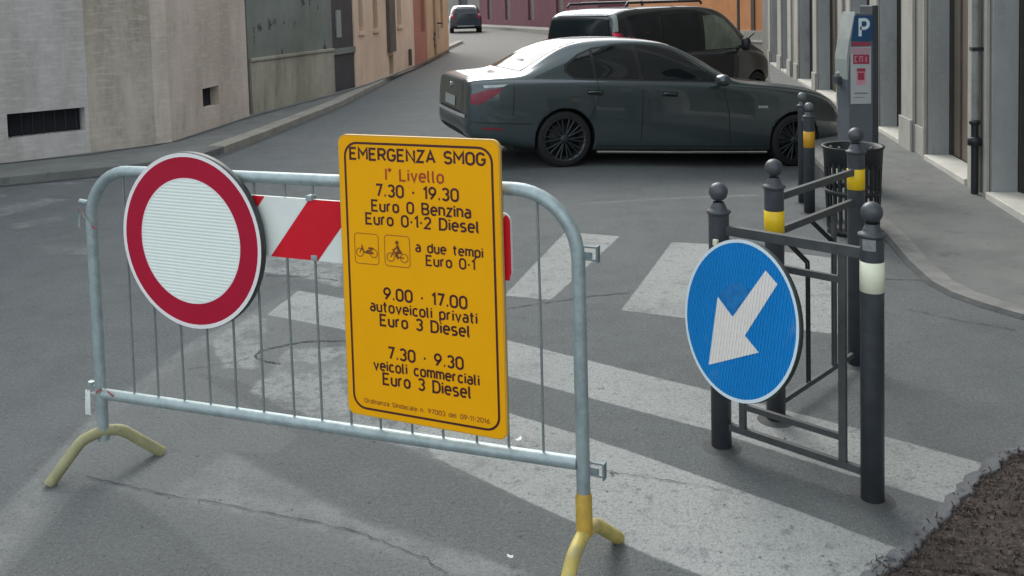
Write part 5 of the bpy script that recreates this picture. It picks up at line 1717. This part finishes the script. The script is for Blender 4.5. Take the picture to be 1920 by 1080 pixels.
# dark gate bay at its far end
pG0, pG1 = pM1, atg(668, 163, .1)
dG = (pG1 - pG0).length
aG, lG, LG = place_wall(pG0, pG1)
gt = MB(); gt.box(0.0, lG, 0.03, 0.09, -0.1, 4.2); 
go = gt.build('gate', M['gate_dark'], th_)
inv = Matrix.Rotation(-th_.rotation_euler.z, 3, 'Z')
go.location = inv @ (pG0 - pM0); go.rotation_euler = (0, 0, aG - th_.rotation_euler.z)
zg = LG(645, 95)[1]
MB().box(0.0, lG, -0.02, 0.03, zg - .06, zg + .06).build('gate_rail', M['plaster_grey'], go)
xg0, xg1 = LG(632, 50)[0], LG(640, 50)[0]
MB().box(xg0, xg1, 0.0, 0.03, LG(636, 70)[1], LG(636, 19)[1]).build('notice_strip', M['meter_light'], go)
MB().box(0.0, lG, 0.0, 6.9, 4.2, 5.6).build('lintel_wall', M['plaster_grey'], go)

# peach house, rust red house, ochre house along the street
pP0, pP1 = pG1, atg(778, 121, .1)
pP2, pP3 = atg(802, 111, .1), atg(842, 92, .1)
th_, l, L = row_house('peach_house', 'peach plastered house with narrow brown window bays, up the left side of the street', pP0, pP1, 8, None)
aP = th_.rotation_euler.z
holes = []
def vx(px): return L(px, 100)[0]
for x0, x1, yb in ((675, 683.5, 58), (702, 710.5, 54), (747, 755, 47)):
    holes.append((vx(x0), vx(x1), L((x0 + x1) / 2, yb)[1], 4.6))
holes.append((vx(729), vx(737), -0.02, L(733, 104)[1]))
mb = MB(); facade(mb, l, 6.0, holes, 0.18); shell(mb, l, 6.0, 7); mb.build('wall', M['peach'], th_)
for i, h in enumerate(holes):
    mb = MB(); mb.box(h[0], h[1], 0.13, 0.19, h[2], h[3])
    w_ = mb.build('window' if i < 3 else 'door', M['wood_brown'], th_)
    if i < 3:
        MB().box(h[0] - .05, h[1] + .05, -0.05, 0.13, h[2] - 0.09, h[2] - 0.002).build('sill', M['peach'], w_)
mb = MB(); mb.box(vx(726.5), vx(737.5), -0.09, -0.002, L(733, 97)[1], 5.9); mb.build('pilaster', M['wood_brown'], th_)
mb = MB(); mb.tube([(vx(766), -0.05, 0.1), (vx(766), -0.05, L(766, 92)[1])], 0.045, 8); mb.build('drain_pipe', M['wood_brown'], th_)
th_, l, L = row_house('red_house', 'narrow rust red house between the peach and ochre houses', pP1, pP2, 8, None)
hh = (0.15 * l, 0.85 * l, L(790, 60)[1], 3.2)
mb = MB(); facade(mb, l, 4.6, [hh], 0.15); shell(mb, l, 4.6, 7); mb.build('wall', M['rust_red'], th_)
MB().box(hh[0], hh[1], 0.10, 0.16, hh[2], hh[3]).build('window', M['rust_red'], th_)
th_, l, L = row_house('ochre_house', 'ochre house at the far end of the left row', pP2, pP3, 8, None)
hh = [(l * .28, l * .40, -0.02, 2.2), (l * .62, l * .74, 0.9, 2.4)]
mb = MB(); facade(mb, l, 4.8, hh, 0.15); shell(mb, l, 4.8, 9); mb.build('wall', M['ochre'], th_)
MB().box(hh[0][0], hh[0][1], 0.10, 0.16, hh[0][2], hh[0][3]).build('door', M['wood_brown'], th_)
MB().box(hh[1][0], hh[1][1], 0.10, 0.16, hh[1][2], hh[1][3]).build('window', M['wood_brown'], th_)
# parked moped by the red house
mpos = atg(797, 104, .1)
mop = thing('parked_moped', 'dark moped parked on the pavement by the rust red house', 'moped', mpos, aP)
for xx in (-.55, .55):
    wv = MB().lathe([(.14, -.05), (.25, -.045), (.27, 0), (.25, .045), (.14, .05), (.14, -.05)], 18, axis='Y').build('wheel', M['tyre'], mop)
    wv.location = (xx, -.25, .27)
mb = MB()
mb.tube([(.52, -.25, .35), (.42, -.25, .75), (.36, -.25, 1.05)], .06, 8)
mb.tube([(.40, -.25, .7), (.20, -.25, .32), (-.20, -.25, .32), (-.35, -.25, .55), (-.70, -.25, .62)], .12, 8, radii=[.10, .10, .12, .16, .08])
mb.build('body', M['black_metal'], mop)
MB().tube([(.15, -.25, .70), (-.15, -.25, .74), (-.62, -.25, .72)], .10, 8).build('saddle', M['trim'], mop)
MB().tube([(.36, -.55, 1.04), (.38, -.25, 1.06), (.36, .05, 1.04)], .025, 8).build('handlebar', M['black_metal'], mop)
MB().box(.46, .56, -.42, -.08, .55, .98).build('leg_shield', M['plate'], mop, bevel=.02)

# maroon building closing the street
gY = 62.0
m0, m1 = aty(900, 52, gY), aty(1060, 68, 44.0)
m0.z = g(m0.x, m0.y); m1.z = g(m1.x, m1.y)
m1b = m1 + (m1 - m0) * 0.25
th_, l, L = row_house('maroon_building', 'dark maroon building at the far bend of the street', m0, m1b, 9, None)
holes = [(l * t, l * (t + .05), 0.5, 3.6) for t in (.10, .30, .52, .74)]
mb = MB(); facade(mb, l, 6.0, holes, 0.2, z0=-1); shell(mb, l, 6.0, 10, z0=-1); mb.build('wall', M['maroon'], th_)
for h in holes: MB().box(h[0], h[1], 0.12, 0.2, h[2], h[3]).build('window', M['wood_brown'], th_)
MB().box(0, l, -1.6, -0.01, -0.6, 0.16).build('front_step', M['kerb'], th_)
# grey house behind the far car
m2 = aty(838, 52, 80.0); m2.z = g(m2.x, m2.y)
m3 = aty(906, 50, 76.0); m3.z = g(m3.x, m3.y)
th_, l, L = row_house('grey_house', 'dim grey brown house behind the far small car', m2, m3, 9, None)
mb = MB(); facade(mb, l, 5.0, [(l * .35, l * .6, .2, 2.6)], 0.2, z0=-1); shell(mb, l, 5.0, 10, z0=-1); mb.build('wall', M['front_recess'], th_)
MB().box(l * .35, l * .6, 0.12, 0.2, .2, 2.6).build('door', M['gate_dark'], th_)

# orange building behind the van
oY = 30.0
o0, o1 = aty(1180, 70, 34.0), aty(1440, 75, 27.0)
o0.z = o1.z = g(o1.x, o1.y)
th_, l, L = row_house('orange_building', 'orange plastered building with pale stone base behind the black people carrier', o0, o1, 9, None)
mb = MB(); facade(mb, l, 6.5, [], 0.2, z0=-1); shell(mb, l, 6.5, 6, z0=-1); mb.build('wall', M['orange'], th_)
zb1 = L(1400, 57)[1]
MB().box(0, l + .02, -0.18, -0.002, -1, zb1).build('stone_base', M['pale_stone'], th_, bevel=.01)
MB().box(0, l + .02, -0.24, -0.002, L(1400, 75)[1] - .05, L(1400, 75)[1]).build('base_ledge', M['threshold'], th_, bevel=.01)
MB().box(L(1410, 30)[0], L(1416, 30)[0], -0.05, -0.002, zb1, 6.3).build('drain_pipe', M['wood_brown'], th_)
pp = aty(1385, 84, 26.0)
pz0 = g(pp.x, pp.y)
pl = thing('iron_pole', 'thin dark iron pole in front of the orange building', 'pole', (pp.x, pp.y, pz0))
MB().tube([(0, 0, 0), (0, 0, 6.5)], 0.045, 10).build('shaft', M['wood_brown'], pl)
MB().lathe([(.0, .0), (.12, .0), (.12, .1), (.06, .35), (.045, .4)], 12).build('foot', M['black_metal'], pl)
q = aty(1410, 62, 26.0)
MB().tube([(0, -.02, q.z - pz0 - 0.35), (.45, -.02, q.z - pz0)], .02, 8).build('bracket', M['black_metal'], pl)

# ------------------------------------------------------------------ RIGHT SHOP BUILDING
r0, r1 = at(1920, 407, SH), at(1650, 243, SH)
rd = (r1 - r0); rd.z = 0; rd.normalize()
rn = Vector((rd.y, -rd.x, 0))
if rn.x > 0: rn = -rn            # faces the street (towards -x)
def RL(px, py=200, off=0.0):
    """position along the wall line behind photo column px, on a plane set back off metres"""
    q = hit(px, py, r0 - rn * off, rn)
    return (q - r0).dot(rd)
shop = thing('shop_building', 'grey stone shop building with pilasters, brown doors and pale thresholds at the right', 'building', r0, math.atan2(rd.y, rd.x))
# local x = along the wall going away, local y = into... sign check
loc_in = Matrix.Rotation(-math.atan2(rd.y, rd.x), 3, 'Z') @ (-rn)
sgn = 1 if loc_in.y > 0 else -1
DEP = 0.42
def solid(name, m, s0, s1, d0, d1, z0, z1, parent=shop, bevel=0.0):
    a, b_ = sorted((d0 * sgn, d1 * sgn))
    return MB().box(min(s0, s1), max(s0, s1), a, b_, z0, z1).build(name, m, parent, bevel=bevel)
HS = 8.0
ops = [(-0.64, 0.72), (1.243, 2.593), (3.573, 4.781), (5.25, 6.55), (7.57, 9.70), (10.15, 12.14), (13.9, 15.1), (15.9, 17.5)]
DEP = 0.20
# masonry between and above the openings (one block per pier, the first runs on past the frame)
edges = [-7.0] + [e for o_ in ops for e in o_] + [20.0]
mbw = MB()
for k in range(0, len(edges), 2):
    a, b_ = edges[k], edges[k + 1]
    y0, y1 = sorted((0.0, 3.0 * sgn))
    mbw.box(a, b_, y0, y1, -0.3, 3.2)
y0, y1 = sorted((0.0, 3.0 * sgn))
mbw.box(-7.0, 20.0, y0, y1, 3.202, HS)
y0, y1 = sorted((3.0 * sgn, 3.1 * sgn))
mbw.box(-7.0, 20.0, y0, y1, -0.3, HS)
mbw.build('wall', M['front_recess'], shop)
# proud pilasters with taller bases
for k, (a, b_) in enumerate(((0.745, 0.80), (0.955, 1.215), (2.62, 2.66), (3.07, 3.55), (4.81, 5.22), (6.58, 6.85), (7.2, 7.54), (9.73, 10.12), (12.17, 12.7), (13.3, 13.87), (15.13, 15.85), (17.6, 18.1))):
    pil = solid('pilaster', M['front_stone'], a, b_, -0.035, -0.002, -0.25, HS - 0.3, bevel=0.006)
    if b_ - a > 0.3: solid('pilaster_base', M['front_stone'], a - 0.012, b_ + 0.012, -0.062, -0.037, -0.25, 0.34, pil, bevel=0.006)
solid('wall_base', M['front_stone'], 2.665, 3.055, -0.02, -0.002, -0.25, 0.30, bevel=0.005)
for k, (a, b_) in enumerate(ops):
    # far reveal faced in pale blue grey stone, door set back behind a dark frame, threshold
    solid('reveal', M['front_reveal'], b_ - 0.025, b_ - 0.003, 0.004, DEP - 0.004, 0.0, 3.2)
    solid('reveal', M['front_stone'], a + 0.003, a + 0.02, 0.004, DEP - 0.004, 0.0, 3.2)
    dr = solid('shutter_door', M['brown_door'], a + 0.05, b_ - 0.07, DEP + 0.03, DEP + 0.06, 0.05, 3.19)
    fr = MB()
    for x0, x1, z0, z1_ in ((b_ - 0.07, b_, 0.05, 3.19), (a, a + 0.05, 0.05, 3.19)):
        ya_, yb_ = sorted(((DEP + 0.002) * sgn, (DEP + 0.09) * sgn))
        fr.box(x0, x1, ya_, yb_, z0, z1_)
    fr.build('door_frame', M['frame_dark'], dr)
    nsl = 5
    sl_ = MB()
    for j in range(1, nsl):
        xx = a + 0.05 + (b_ - a - 0.12) * j / nsl
        ya_, yb_ = sorted(((DEP + 0.012) * sgn, (DEP + 0.029) * sgn))
        sl_.box(xx - 0.012, xx + 0.012, ya_, yb_, 0.06, 3.18)
    sl_.build('door_ribs', M['wood_brown'], dr)
    solid('threshold', M['threshold'], a + 0.004, b_ - 0.028, -0.05, DEP + 0.02, -0.2, 0.048, bevel=0.006)
solid('cornice', M['pale_stone'], -7.0, 20.0, -0.25, -0.003, HS - 0.28, HS, bevel=0.02)
solid('shop_roof', M['roof_tile'], -7.0, 20.0, -0.3, 3.1, HS + 0.003, HS + 0.1)
# downpipe standing against the wall
px_ = 0.873
mb = MB(); mb.tube([(px_, -0.075 * sgn, 0.62), (px_, -0.075 * sgn, HS - 0.4)], 0.032, 14)
dp = mb.build('downpipe', M['pipe_stone'], shop)
mb = MB(); mb.tube([(px_, -0.078 * sgn, -0.02), (px_, -0.078 * sgn, 0.62)], 0.029, 14)
mb.lathe([(0.035, 0.0), (0.056, 0.006), (0.056, 0.07), (0.035, 0.078)], 14, c=(px_, -0.078 * sgn, 0.40))
mb.lathe([(0.035, 0.0), (0.044, 0.006), (0.044, 0.03), (0.035, 0.04)], 14, c=(px_, -0.078 * sgn, 0.58))
mb.build('cast_iron_shoe', M['black_metal'], dp)
for z in (1.2, 1.95, 3.0):
    ya_, yb_ = sorted((-0.002 * sgn, -0.112 * sgn))
    MB().box(px_ - 0.038, px_ + 0.038, ya_, yb_, z, z + 0.03).build('pipe_clip', M['black_metal'], dp)
# building block across the street behind the viewer would stand here; the street is left open to the sky

bpy.context.view_layer.update()
